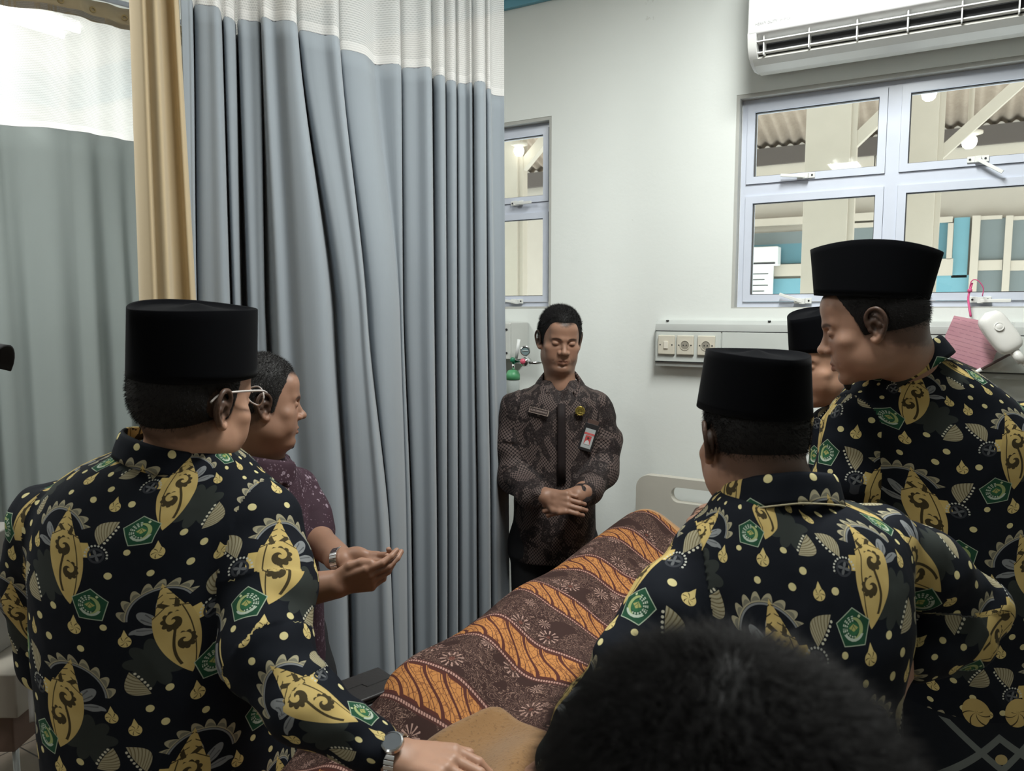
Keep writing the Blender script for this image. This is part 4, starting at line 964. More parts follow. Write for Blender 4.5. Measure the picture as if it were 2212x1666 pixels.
# ------------------------------------------------------------------ songkok (black velvet cap)
m = M_('black_velvet', (.0028, .003, .004), .95, 0, .05); m.b.inputs['Sheen Weight'].default_value = .03; m.b.inputs['Sheen Roughness'].default_value = .4; m.bump(m.noise(m.coord(), 500, 2), .2, .0006); VELVET = m.m
def songkok(f, parent, z0=.050, h=.105, a=.088, b=.108, top=(.080, .116), arc=.010, tilt=0, yoff=-.006, zb=0.0, sharp=1.35):
    """oval cap: elliptical band below, pointed lens above, folded crown sunk between the rims"""
    n = 72; G = []; ct, st = math.cos(math.radians(tilt)), math.sin(math.radians(tilt))
    def ringpt(t, k, inset=0.0):
        an = 2*math.pi*t/n; c_, s_ = math.cos(an), math.sin(an)
        xb, yb = a*c_, b*s_
        xt = top[0]*math.copysign(abs(c_)**sharp, c_); yt = top[1]*math.copysign(abs(s_)**(.94), s_)
        x = xb*(1-k)+xt*k; y = yb*(1-k)+yt*k; r = 1-inset; return x*r, y*r
    def pt(t, k, z, inset=0.0, dz=0.0):
        x, y = ringpt(t, k, inset); yy = y; an = 2*math.pi*t/n
        zz = z0+zb*(yy/b)*(1-k)+h*z+dz+arc*(1-min(1, abs(yy)/top[1])**2)*z
        y2 = ct*yy-st*(zz-z0); z2 = st*yy+ct*(zz-z0)+z0; return f.w((x, y2+yoff, z2))
    rings = [[pt(t, 0, .03, .035) for t in range(n)], [pt(t, 0, 0, .012) for t in range(n)], [pt(t, 0, 0, 0) for t in range(n)]]
    for i in range(1, 9): rings.append([pt(t, i/8, i/8) for t in range(n)])
    rings[-1] = [pt(t, 1, .988) for t in range(n)]; rings.append([pt(t, 1, 1.0, .012) for t in range(n)]); rings.append([pt(t, 1, .985, .035) for t in range(n)])
    for ins, dz in ((.10, -.007), (.3, -.0085), (.55, -.007), (.75, -.003), (.9, .001), (.995, .003)): rings.append([pt(t, 1, 1.0, ins, dz) for t in range(n)])
    m_ = MB(); m_.add([v for R_ in rings for v in R_], [(i*n+k, i*n+(k+1) % n, (i+1)*n+(k+1) % n, (i+1)*n+k) for i in range(len(rings)-1) for k in range(n)])
    return m_.build('songkok_cap', VELVET, parent, smooth=True)
# ================================================================== printed shirt cloths
def shell_batik(name, hem=None):
    m = M_(name, (.01, .012, .018), .8, 0, .12); x, y, z = m.xyz(m.coord('UV', None)); uvn = m.coord('UV'); y0_ = y; x0_ = x; x = x*.90; y = y*.90
    CW, CH = .158, .25
    cu = efl(x/CW); v2 = y+emod(cu, 2)*(CH/2); rw = efl(v2/CH); par = emod(cu+rw, 2); sg = par*2-1
    X = (efr(x/CW)-.5)*CW*sg; Y = (efr(v2/CH)-.5)*CH
    YEL = (.56, .42, .15); GRY = (.20, .21, .215); PALE = (.33, .30, .20); DRK = (.030, .035, .032); BRN = (.050, .038, .018)
    def pol(cx, cy, rot=0, sx=1): a = (X-cx)*sx; b = Y-cy; return a, b, ehyp(a, b), eat(b, a)
    col = m.mix(m.noise(uvn, 9, 2), (.005, .0065, .010), (.008, .010, .015))
    # dark leaves below the shell
    a, b, r, t = pol(-.030, -.040); col = m.mix(elt(r, .028+.014*eabs(esin(t*4.5+.4))), col, DRK)
    # feathered arc
    a, b, r, t = pol(-.016, .034); ang = egt(esin(t*.5-.15), .12)*egt(b, a*.55-.028)
    leaf = eabs(esin(t*9.0+r*60)); col = m.mix(elt(r, .0485+.0125*leaf)*egt(r, .0475)*ang, col, PALE); col = m.mix(elt(r, .0485+.0065*leaf)*egt(r, .0495)*ang, col, (.17, .16, .12)); col = m.mix(elt(eabs(r-.0455), .0013)*ang, col, GRY)
    # three grey flame petals
    a, b, r, t = pol(-.010, .012); pet = eabs(esin(t*4.4+.4)); sec = elt(a, 0.002)*egt(b, -.004)
    col = m.mix(elt(r, .020+.030*pet)*egt(pet, .35)*sec, col, GRY); col = m.mix(elt(eabs(pet-.86), .06)*sec*elt(r, .040), col, (.09, .095, .10))
    # shell, leaning
    ca, sa = math.cos(-.20), math.sin(-.20); xs = (X-.004)*ca-(Y-.008)*sa; ys = (X-.004)*sa+(Y-.008)*ca
    s = ys/.082; hw = .0285*(1-s*s)*(1-.42*s)+.004*esin((s+.1)*3.0)*elt(s, .4); ax = eabs(xs+.002); ins = elt(ax, hw)*elt(eabs(s), 1)
    col = m.mix(elt(eabs(xs-hw-.001), .009)*elt(eabs(ys-.010), .012), col, YEL)
    sh = m.mix(m.noise(uvn, 30, 1), (.44, .315, .105), (.55, .42, .17))
    ridge = egt(s, .34)*elt(efr((ys+ax*.55)*95), .17)*egt(ax, hw*.30); sh = m.mix(ridge, sh, BRN)
    sh = m.mix(elt(eabs(xs-hw*.60), .0009)*elt(s, .55), sh, BRN)
    def scroll(cx, cy, R, fl):
        a = (xs-cx)*fl; b = ys-cy; r = ehyp(a, b); t = eat(b, a)
        arm = elt(efr(t*.1592+r*48+.1), .60); body = elt(r, R*(.80+.20*eabs(esin(t*5))))
        return emax(arm*body*egt(r, .0028), 0)
    d1 = scroll(-.003, .014, .0170, 1); d2 = scroll(.003, -.024, .0160, -1); stem = elt(eabs(xs+.004-.010*esin(ys*40)), .0021)*elt(eabs(ys+.030), .030)
    cap = elt(eabs(xs-.010)*1.4+eabs(ys-.032-xs)*.9, .0085); cap2 = elt(eabs(xs+.010)*.8+eabs(ys-.040+xs*.5)*1.6, .0080)
    sh = m.mix(emax(emax(d1, d2), emax(stem, emax(cap, cap2)))*elt(ax, hw*.93), sh, BRN)
    col = m.mix(ins, col, sh)
    # curled leaf with beads
    def curl(cx, cy, k, rot):
        cr, sr = math.cos(rot), math.sin(rot); a = (X-cx)*cr-(Y-cy)*sr; b = (X-cx)*sr+(Y-cy)*cr
        s_ = b/k; w_ = .0125*(1-s_*s_); mid = a-.010*s_*s_
        return elt(eabs(mid), w_)*elt(eabs(s_), 1), elt(efr((b+mid*1.2)*150), .32), elt(ehyp(efr(b*150)-.5, (mid-w_-.003)*150), .30)*elt(eabs(s_), .85)
    for (cx, cy, k, rot) in ((.056, .062, .025, .5), (-.058, -.074, .024, -.6)):
        q, st, bd = curl(cx, cy, k, rot); col = m.mix(q, col, PALE); col = m.mix(q*st, col, (.16, .13, .07)); col = m.mix(bd, col, (.55, .53, .42))
    # bead arcs with a small dark curl
    a, b, r, t = pol(.050, .018); col = m.mix(elt(ehyp(efr(t*3.2)-.5, (r-.0165)*190), .32)*egt(b, -.006), col, (.50, .50, .44)); col = m.mix(elt(eabs(r-.011), .0018), col, (.035, .038, .045))
    col = m.mix(elt(r*1.0, .006+.004*esin(t*4)), col, (.11, .115, .12))
    # pentagon badge
    a, b, r, t = pol(.047, -.066); tt = t-1.5708; R = .0285
    seg = (efr(tt/(2*math.pi/5)+.0)-.5)*(2*math.pi/5); pd = r*ecos(seg)
    a2 = a*sg; t2 = eat(b, a2)
    pen = elt(pd, R*.809); col = m.mix(pen, col, (.34, .40, .30)); inn = elt(pd, R*.809-.0013)
    g = m.mix(elt(eabs(r-.0128), .0042)*elt(a2, .002)*elt(efr(t2*2.6), .55)*elt(eabs(efr(r*330)-.5), .33), (.016, .065, .034), (.45, .52, .42))
    g = m.mix(elt(r, .0150)*egt(ehyp(a2+.0035, b), .0128)*egt(a2, .0), g, (.30, .36, .15))
    g = m.mix(elt(eabs(r-.0150), .0018)*elt(b, -.0075), g, (.40, .46, .38)); g = m.mix(elt(r, .0088)*egt(r, .0), g, (.03, .12, .055))
    g = m.mix(elt(eabs(a2)*.7+eabs(b-.001), .0052), g, (.34, .34, .12)); g = m.mix(elt(eabs(eabs(a2)-eabs(b-.0-.004)*.6), .0005)*elt(eabs(b+.001), .006), g, (.03, .1, .04)); g = m.mix(elt(eabs(a2-.010)+eabs(b-.0155), .0026), g, (.45, .5, .3))
    col = m.mix(inn, col, g)
    # drops
    def drop(cx, cy, R, on=None):
        a, b, r, t = pol(cx, cy); s_ = b/R; w_ = R*E.op('SQRT', emax(1-s_*s_, 0)); up = R*emax(1-b/(2.1*R), 0)
        q = emax(elt(r, R), elt(eabs(a), up*.86)*egt(b, R*.3)*elt(b, 2.1*R)); ln = elt(eabs(efr(t*.9+r*70)-.5), .10)*elt(r, R*.9)
        if on is not None: q = q*on
        return q, q*ln
    for (cx, cy, R, on) in ((.062, .106, .0092, None), (-.066, .002, .0092, None), (.022, -.108, .0100, None)):
        q, ln = drop(cx, cy, R, on); col = m.mix(q, col, (.58, .46, .19)); col = m.mix(ln, col, (.07, .05, .02))
    for (cx, cy, R) in ((.022, .112, .0058), (-.030, .110, .0052), (.070, -.014, .0058), (-.012, -.084, .0056), (-.040, -.112, .0058), (.064, -.100, .0050)):
        a, b, r, t = pol(cx, cy); col = m.mix(elt(r, R), col, (.60, .53, .27))
    if hem is not None:                        # woven lattice border along the hem
        hv = y0_-hem; uu = x0_/.30; tri = epp(uu, .5)*.30
        col = m.mix(elt(hv, .145), col, (.010, .012, .016))
        b1 = elt(eabs(hv-.11+tri), .010); b2 = elt(eabs(hv-.035-tri), .010); b3 = elt(eabs(hv-.01+tri), .010)*elt(hv, .145)
        q = emax(emax(b1, b2), b3)*elt(hv, .135)*egt(hv, -.1); col = m.mix(q, col, (.14, .155, .145))
        a = tri-.04; b = hv-.165; r = ehyp(a, b*.8); t = eat(b, a); q = elt(r, .026); col = m.mix(q*elt(hv, .2), col, (.48, .35, .13)); col = m.mix(q*elt(eabs(efr(t*1.1+r*30)-.5), .07)*elt(b, .004), col, (.05, .035, .015))
        q = elt(ehyp(tri-.0, hv-.06), .012); col = m.mix(q, col, (.40, .31, .14))
    m.color(col)
    m.bump(m.noise(m.coord('Object', (1, 1, .6)), 9, 3, .5), .35, .02); return m.m
SHELL = shell_batik('shell_print_cotton'); SHELLH = shell_batik('shell_print_cotton_with_border', hem=.51)
def kawung():
    m = M_('dark_brown_kawung_cotton', (.03, .02, .018), .75, 0, .3); uv = m.coord('UV'); x, y, z = m.xyz(uv)
    c = .0135; a = efr(x/c)-.5; b = efr(y/c)-.5; p = esin(x*math.pi/c)*esin(x*math.pi/c); p2 = esin(y*math.pi/c)*esin(y*math.pi/c)
    X = x*math.pi/c; Y = y*math.pi/c; f1 = eabs(esin(X)*ecos(Y)); f2 = eabs(ecos(X)*esin(Y)); pet = emax(egt(f1, .62), egt(f2, .62)); sp = elt(emax(eabs(efr(X/math.pi)-.5)*0+eabs(f1-f2)*0+ehyp(f1-1, 0), ehyp(f2-1, 9)), 0)
    core = emax(egt(f1, .93), egt(f2, .93))
    patch = egt(m.noise(uv, 15, 1.5, .5, .6), .50)
    n1 = m.noise(uv, 60, 2, .5, 1.2); ln = elt(eabs(efr(n1*5)-.5), .10); vo = m.N.new('ShaderNodeTexVoronoi'); vo.inputs['Scale'].default_value = 34; m.t.links.new(uv, vo.inputs['Vector']); star = elt(eabs(E(vo.outputs['Distance'])-.22), .055)
    drk = m.mix(emax(ln*.55, star*.7), (.013, .008, .008), (.105, .08, .072)); kw = m.mix(pet*(1-core*.35), (.011, .007, .007), (.135, .098, .088))
    m.color(m.mix(patch, drk, kw)); m.bump(m.noise(m.coord(), 12, 3), .3, .012); return m.m
KAWUNG = kawung()
def floret():
    m = M_('plum_floret_cotton', (.05, .025, .04), .8, 0, .3); uv = m.coord('UV')
    def vo(sc): v = m.N.new('ShaderNodeTexVoronoi'); v.inputs['Scale'].default_value = sc; m.t.links.new(uv, v.inputs['Vector']); return E(v.outputs['Distance'])
    d1 = vo(70); d2 = vo(150); pn = m.noise(uv, 9, 2)
    c = m.mix(pn, (.030, .014, .022), (.060, .030, .044)); c = m.mix(elt(d2, .27)*egt(m.noise(uv, 22, 2), .45)*.8, c, (.17, .12, .15)); c = m.mix(elt(d1, .30)*egt(m.noise(uv, 14, 1), .52), c, (.26, .20, .24)); c = m.mix(elt(d1, .10), c, (.06, .03, .04))
    m.color(c); m.bump(m.noise(m.coord(), 12, 3), .3, .012); return m.m
FLORET = floret()
BLACKT = simple('black_trouser_cloth', (.012, .012, .014), .85); SHOE = simple('black_shoe_leather', (.015, .014, .014), .4)
# ------------------------------------------------------------------ shirts
def angles_uv(V, Fq, ang, R, vv):
    a = ang[Fq]; a = a-2*math.pi*np.round((a-a[:, :1])/(2*math.pi)); return np.stack([a*R, vv[Fq]], -1)
def shirt(parent, mat, torso, sleeves, h=.0045, name='shirt', fold=.006, seed=0, sub=None, cuffs=True, ex=2.3, smoothk=.035, vshift=0.0, R=.20):
    """torso: loft keys (z, lat, dep, a, b); sleeves: list of (points, radii) in world space"""
    S = Sdf(); S.loft(torso, .02, g=0, ex=ex)
    for i, (pts, rs) in enumerate(sleeves): S.chain([np.asarray(p, float) for p in pts], rs, smoothk if True else .02, g=i+1)
    if sub: sub(S)
    V, Fq = S.mesh(h); V = relax(V, Fq, 2, .5); N_ = grad_normals(V, Fq)
    gs, D = S.groups(V); own = np.argmin(D, 1)
    K = sorted(torso); z = np.array([k[0] for k in K]); la = V@RV-np.interp(V[:, 2], z, [k[1] for k in K]); de = V@FV-np.interp(V[:, 2], z, [k[2] for k in K])
    aa = np.interp(V[:, 2], z, [k[3] for k in K]); bb = np.interp(V[:, 2], z, [k[4] for k in K])
    ang_t = np.arctan2(la/aa, -de/bb); r = np.hypot(la, de); v_t = V[:, 2]-.75*np.minimum(r, .25)+vshift
    # folds
    Vd = V.copy(); q = np.stack([V@RV*5+seed, V@FV*5, V[:, 2]*1.7+seed*3], 1); n1 = vnoise(q*1.2); q2 = np.stack([V@RV*11+V[:, 2]*6, V@FV*9, V[:, 2]*5-V@RV*5+seed], 1); n2 = vnoise(q2)
    disp = fold*(n1*.9-1.0*np.abs(n2)*.7+.25)
    As = [];
    for i, (pts, rs) in enumerate(sleeves):
        pts = np.array([np.asarray(p, float) for p in pts]); best = np.full(len(V), 9.0); vv = np.zeros(len(V)); an = np.zeros(len(V)); L0 = 0
        for j in range(len(pts)-1):
            ba = pts[j+1]-pts[j]; L_ = np.linalg.norm(ba); t = np.clip(((V-pts[j])@ba)/(L_*L_), 0 if j else -.6, 1 if j < len(pts)-2 else 1.6); c = pts[j]+t[:, None]*ba; w_ = V-c; d = np.linalg.norm(w_, axis=1)
            u1 = -FV-ba*((-FV)@ba)/(L_*L_); u1 /= np.linalg.norm(u1); u2 = np.cross(ba/L_, u1); m_ = d < best
            an[m_] = np.arctan2(w_@u2, w_@u1)[m_]; vv[m_] = (L0+t*L_)[m_]; best[m_] = d[m_]; L0 += L_
        As.append((an, -vv+.37*i+.1+vshift, np.mean(rs)))
        mk = own == i+1; disp[mk] = fold*(.9*vnoise(np.stack([vv*26+seed, np.sin(an)*1.3+vv*6, np.cos(an)*1.3], 1))[mk]+.4*n1[mk]-.4*np.abs(n2[mk]))
    V = V+N_*disp[:, None]; V = relax(V, Fq, 1, .3)
    fo = own[Fq]; cnt = np.stack([(fo == g).sum(1) for g in range(len(gs))], 1); fg = np.argmax(cnt, 1)
    uv = angles_uv(V, Fq, ang_t, R, v_t)
    for i, (an, vv, rr) in enumerate(As):
        u2 = angles_uv(V, Fq, an, rr*1.05, vv)+A(.31*(i+1), 0); uv[fg == i+1] = u2[fg == i+1]
    me = mesh_np(name, V, Fq, uv.reshape(-1, 2)); o = obj(name, me, parent, mat)
    if isinstance(mat, (list, tuple)): me.polygons.foreach_set('material_index', (fg > 0).astype(np.int32))
    return o
def collar(parent, mat, c, up, back, a, b, hs=.036, fall=.046, open_=28, point=.02, name='collar', flare=.005, lean=0.0):
    """shirt collar: stand plus turned-down leaf running from one front edge round the back to the other"""
    up = np.asarray(up, float)/np.linalg.norm(up); back = np.asarray(back, float); back = back-up*(back@up); back /= np.linalg.norm(back); rt = np.cross(up, back)
    n = 60; G = []; UV = []
    for i in range(n+1):
        t = (i/n*2-1)*math.radians(180-open_); fr = abs(t)/math.radians(180-open_); dr = -.030*fr**1.5
        d = back*math.cos(t)*b+rt*math.sin(t)*a; dn = d/np.linalg.norm(d); p0 = np.asarray(c, float)+d*1.02+up*dr; fl = fall*(1+.15*fr)+point*max(0, fr-.8)/.2*1.0
        top = p0+up*hs-dn*.004
        row = [p0-dn*.001, p0*.5+top*.5-dn*.002, top, top+dn*.003+up*.001, top+dn*.006-up*.004]
        for k in range(1, 7): s = k/6; row.append(top+dn*(.007+flare*s*1.4)-up*(.004+fl*s))
        for s in (1.0, .5): row.append(top+dn*(.004+flare*s*1.25)-up*(.004+fl*s-.003))
        G.append(row); L_ = [0, .5*hs, hs, hs+.003, hs+.008]+[hs+.008+fl*k/6 for k in range(1, 7)]+[hs+.01+fl, hs+.01+fl*.5]; UV.append([(t*(a+b)/2, -l) for l in L_])
    G = np.array(G); UV = np.array(UV); nn, mm = G.shape[:2]; idx = np.arange(nn*mm).reshape(nn, mm); q = np.stack([idx[:-1, :-1], idx[1:, :-1], idx[1:, 1:], idx[:-1, 1:]], -1).reshape(-1, 4)
    o = obj(name, mesh_np(name, G.reshape(-1, 3), q, UV.reshape(-1, 2)[q.ravel()]+.03), parent, mat); s = o.modifiers.new('t', 'SOLIDIFY'); s.thickness = .0014; return o, G
def trousers(parent, hip, feet, waist_z, mat=None, a=.17, b=.12, h=.009):
    """hip: (lat, dep); feet: two (lat, dep)"""
    S = Sdf(); hz = waist_z-.16; S.loft([(hz-.02, hip[0], hip[1], a, b), (waist_z-.04, hip[0], hip[1], a*.98, b), (waist_z, hip[0], hip[1], a*.93, b*.95)], .02)
    for sg, ft in zip((-1, 1), feet):
        p0 = C(hip[0]+sg*a*.5, hip[1], hz); p2 = C(ft[0], ft[1], .09); p1 = (p0+p2)/2+ZV*.02+FV*.01; S.chain([p0, p1, p2], [.088, .066, .055], .05)
    V, Fq = S.mesh(h); V[:, 2] = np.maximum(V[:, 2], .045); V = relax(V, Fq, 1); obj('trousers', mesh_np('trousers', V, Fq), parent, mat or BLACKT)
def shoes(parent, feet, facing):
    a = math.radians(facing); d = FV*math.cos(a)+RV*math.sin(a)
    for ft in feet:
        S = Sdf(); p = C(ft[0], ft[1], .045)
        S.cone(p-d*.06, p+d*.13-ZV*.008, .038, .034, .02, flat=(ZV, 1.15)); S.cone(p-d*.04, p-d*.04+ZV*.05, .036, .036, .02)
        V, Fq = S.mesh(.006); V[:, 2] = np.maximum(V[:, 2], .002); obj('shoe', mesh_np('shoe', V, Fq), parent, SHOE)
def K(rows, d0, b_ell=None):
    """rows: (pixel row, left column, right column, depth, half depth) -> loft keys"""
    out = []
    for (py, xl, xr, d, b) in rows:
        p = P((xl+xr)/2, py, d); out.append((p[2], p@RV, p@FV, (xr-xl)/2*d/F_PX, b))
    return out
def inner_body(S, f, neck_top, neck_base, chest, sh, arms, nr=.056):
    """neck, chest core and arms joined to the head"""
    S.cone(f.w((0, -.020, -.045)), neck_base, nr, nr, .03, g=0); S.cone(neck_base, chest, .048, .075, .03, g=0)
    for s_ in sh: S.cone(chest+ZV*.04, s_, .045, .040, .03, g=0)
    for pts, rs in arms: S.chain(pts, rs, .02, g=0)
# ================================================================== people
SKIN1 = skin_mat('tan_skin', (.36, .20, .135)); SKIN2 = skin_mat('deep_tan_skin', (.30, .165, .11)); SKIN3 = skin_mat('warm_tan_skin', (.40, .225, .15))
HB = hair_mat('black_cropped_hair', (.011, .010, .010)); HBG = hair_mat('black_hair_with_grey', (.013, .012, .012), .16); HG2 = hair_mat('greying_hair', (.016, .015, .015), .30)
METAL = simple('watch_steel', (.62, .62, .62), .2, 1.0)
def person(loc, label): return empty('person', (loc[0], loc[1], 0.0), label, 'person')
def eyes(f, parent, k=.5): pass
def watch(parent, c, axis, r, face, name='wristwatch'):
    axis = np.asarray(axis, float)/np.linalg.norm(axis); m = MB(); n = 26; face = np.asarray(face, float); face = face-axis*(face@axis); face /= np.linalg.norm(face); sd = np.cross(axis, face)
    w_ = empty(name, c-world_loc_np(parent)); w_.parent = parent
    for i in range(n):
        a = 2*math.pi*i/n+.12
        if math.cos(a) > .86: continue
        d = face*math.cos(a)+sd*math.sin(a); t = np.cross(axis, d); m.obox(c+d*(r+.0015), t, axis, d, math.pi*r/n*.88, .0085, .0014)
    m.build('strap', METAL, w_, bevel=.0004); cc = c+face*(r+.001)
    o = MB().lathe(cc, face, [(0, 0), (.0165, 0), (.0185, .003), (.0175, .008), (.0150, .0095), (.0150, .0085)], 28).build('watch_case', METAL, w_); MB().lathe(cc, face, [(.0150, .0086), (0, .0087)], 24).build('watch_dial', simple('dark_dial', (.10, .11, .12), .2), w_)
def world_loc_np(o): return np.array(world_loc(o))

# ---------------------------------------------------------------- left man, seen from behind
def left_man():
    d = 1.40; hp = P(420, 866, d)
    R_ = person(P(400, 1500, 1.40), 'person at left seen from behind in shell print shirt, black cap and glasses')
    f = head_frame(hp, 31, 4, -7, 1.07)
    S = Sdf(); add_head(S, f, fat=1.0)
    nb = P(385, 985, 1.40); ch = P(390, 1120, 1.42)
    hand_w = P(850, 1632, 1.15)
    inner_body(S, f, None, nb, ch, [P(170, 1090, 1.42), P(540, 1110, 1.40)], [([P(540, 1120, 1.40), P(570, 1400, 1.27), P(655, 1520, 1.21), hand_w], [.045, .040, .036, .028])], .060)
    fh = hand_frame(hand_w, P(960, 1652, 1.13), ZV+RV*.1-FV*.2, 1.0); add_hand(S, fh, -1, [(20, 25, 15)]*4, s=1)
    body_mesh('body', S, .0024, R_, SKIN3, lambda V: skin_tint(f, f.l(V)))
    add_hair(f, R_, HB, S, n=15000, length=.009, comb=(0, -.35, -.75), thick=.002)
    songkok(f, R_, z0=.047, h=.114, a=.090, b=.112, top=(.084, .118), tilt=5, arc=.006, yoff=-.006)
    # glasses: temple arm over the ear, lens rim ahead
    g = MB(); e = 1
    pts = [f.w((e*.078, -.020, .022)), f.w((e*.081, .02, .030)), f.w((e*.083, .07, .031)), f.w((e*.075, .105, .030))]
    GL = empty('glasses', f.w((0, .09, .02))-world_loc_np(R_)); GL.parent = R_
    FR = simple('pale_clear_frame', (.55, .50, .47), .25)
    for e in (-1, 1):
        MB().tube(catmull([f.w((e*.078, -.028, .012)), f.w((e*.080, -.012, .026)), f.w((e*.082, .02, .030)), f.w((e*.082, .07, .031)), f.w((e*.066, .098, .024))], 6), .0021, 8).build('temple_arm', FR, GL, smooth=True)
        cc = [f.w((e*(.034+.024*math.cos(a)), .108-.30*abs(.024*math.cos(a)+.034-.03), .012+.017*math.sin(a))) for a in np.linspace(0, 2*math.pi, 28)]; MB().tube(cc, .0016, 6, cap=False).build('lens_rim', FR, GL, smooth=True)
    MB().tube([f.w((-.008, .116, .014)), f.w((0, .119, .017)), f.w((.008, .116, .014))], .0015, 6).build('bridge', FR, GL, smooth=True)
    tor = K([(940, 330, 470, 1.41, .060), (965, 262, 505, 1.41, .080), (995, 190, 545, 1.42, .105), (1040, 125, 575, 1.43, .130), (1110, 92, 590, 1.43, .150), (1230, 78, 600, 1.43, .165), (1400, 92, 620, 1.43, .175), (1560, 110, 640, 1.43, .18), (1700, 118, 650, 1.43, .175), (1800, 125, 640, 1.43, .17)], d)
    sl = [([P(560, 1128, 1.41), P(585, 1270, 1.35), P(572, 1400, 1.27), P(655, 1520, 1.21), P(812, 1612, 1.16)], [.078, .080, .073, .058, .042]),
          ([P(110, 1120, 1.45), P(78, 1260, 1.50), P(115, 1420, 1.56), P(240, 1480, 1.70)], [.072, .064, .062, .052])]
    shirt(R_, SHELL, tor, sl, seed=1, vshift=.02)
    c0 = f.w((0, -.028, -.108)); c0 = P(372, 975, 1.405)
    collar(R_, SHELL, c0, ZV*1+RV*.22-FV*.05, -FV*math.cos(math.radians(40))-RV*math.sin(math.radians(40))*.7, .083, .090, hs=.034, fall=.040)
    wz = P(400, 1760, 1.43); ft = [(wz@RV-.11, 1.48), (wz@RV+.12, 1.42)]
    trousers(R_, (wz@RV-.0, 1.44), ft, .80, a=.19, b=.14); shoes(R_, ft, 50)
    watch(R_, P(856, 1633, 1.149), P(960, 1652, 1.13)-P(856, 1633, 1.149), .031, ZV*.9-FV*.5)
left_man()
# ---------------------------------------------------------------- speaking man beside the curtain
def speaker():
    hp = P(566, 872, 1.76)
    R_ = person(P(560, 1400, 1.82), 'person in plum patterned shirt speaking beside the curtain with open hands')
    f = head_frame(hp, 64, 5, 0, .89)
    S = Sdf(); add_head(S, f, fat=1.1, lids=.3, mouth=.0012)
    nb = P(560, 1000, 1.79); ch = P(565, 1120, 1.82); wn = P(728, 1262, 1.60); wf = P(742, 1212, 1.70)
    eN = P(575, 1290, 1.66); eF = P(680, 1165, 1.83)
    inner_body(S, f, None, nb, ch, [P(495, 1060, 1.80), P(628, 1060, 1.86)], [([P(495, 1075, 1.79), eN, wn], [.040, .045, .031]), ([P(640, 1075, 1.87), eF, wf], [.034, .040, .029])], .056)
    fh = hand_frame(wn, P(800, 1248, 1.585), ZV*-.40-FV*.9, .88); add_hand(S, fh, -1, [(16, 26, 18), (22, 30, 22), (30, 44, 36), (36, 50, 38)], thumb=[(.024, .018, -.004), (.040, .052, -.010), (.042, .082, -.012), (.038, .106, -.010)], g=2)
    fh2 = hand_frame(wf, P(800, 1222, 1.67), -ZV*.60+FV*.75, .88); add_hand(S, fh2, 1, [(22, 30, 22), (24, 30, 22), (26, 32, 22), (28, 34, 22)], thumb=[(.020, .018, .010), (.030, .050, .020), (.028, .078, .018), (.020, .098, .012)], g=2)
    body_mesh('body', S, .0022, R_, SKIN2, lambda V: skin_tint(f, f.l(V), grey=.02))
    add_hair(f, R_, HG2, S, n=16000, length=.010, comb=lambda L: np.stack([L[:, 0]*0, np.where(L[:, 2] > .06, .7, -.2), np.where(L[:, 2] > .06, .2, -.8)], 1), thick=.007)
    GO = MB(); g0 = f.w((0, .083, -.105)); S2 = Sdf(); S2.ell((0, .082, -.108), (.012, .008, .012), .004, fr=f); V, Fq = S2.mesh(.003); obj('goatee', mesh_np('goatee', V, Fq), R_, HB)
    tor = K([(982, 520, 610, 1.79, .055), (1002, 490, 632, 1.80, .075), (1035, 468, 650, 1.81, .10), (1100, 450, 664, 1.815, .115), (1200, 446, 682, 1.815, .12), (1300, 450, 698, 1.815, .12), (1420, 455, 702, 1.815, .12), (1530, 460, 700, 1.815, .12)], 1.8)
    sl = [([P(490, 1070, 1.80), P(515, 1160, 1.74), P(555, 1255, 1.68)], [.066, .064, .062]), ([P(645, 1060, 1.88), P(668, 1120, 1.86), P(680, 1150, 1.845)], [.054, .052, .050])]
    shirt(R_, FLORET, tor, sl, seed=4, fold=.005, h=.0048, smoothk=.03)
    collar(R_, FLORET, P(560, 990, 1.785), ZV+RV*.12, -FV*.45-RV*.9, .076, .082, hs=.028, fall=.044, open_=24, point=.028)
    # front placket line
    m = MB(); pts = [P(612, 1005, 1.75), P(632, 1080, 1.715), P(655, 1160, 1.705), P(680, 1235, 1.71)]
    c = P(560, 1400, 1.85); ft = [(c@RV-.06, 1.92), (c@RV+.14, 1.86)]; trousers(R_, (c@RV+.02, 1.86), ft, .86, a=.15, b=.125); shoes(R_, ft, 66)
    watch(R_, wf+(P(812, 1196, 1.68)-wf)*-.10, P(812, 1196, 1.68)-wf, .031, FV*.8-ZV*.5)
speaker()
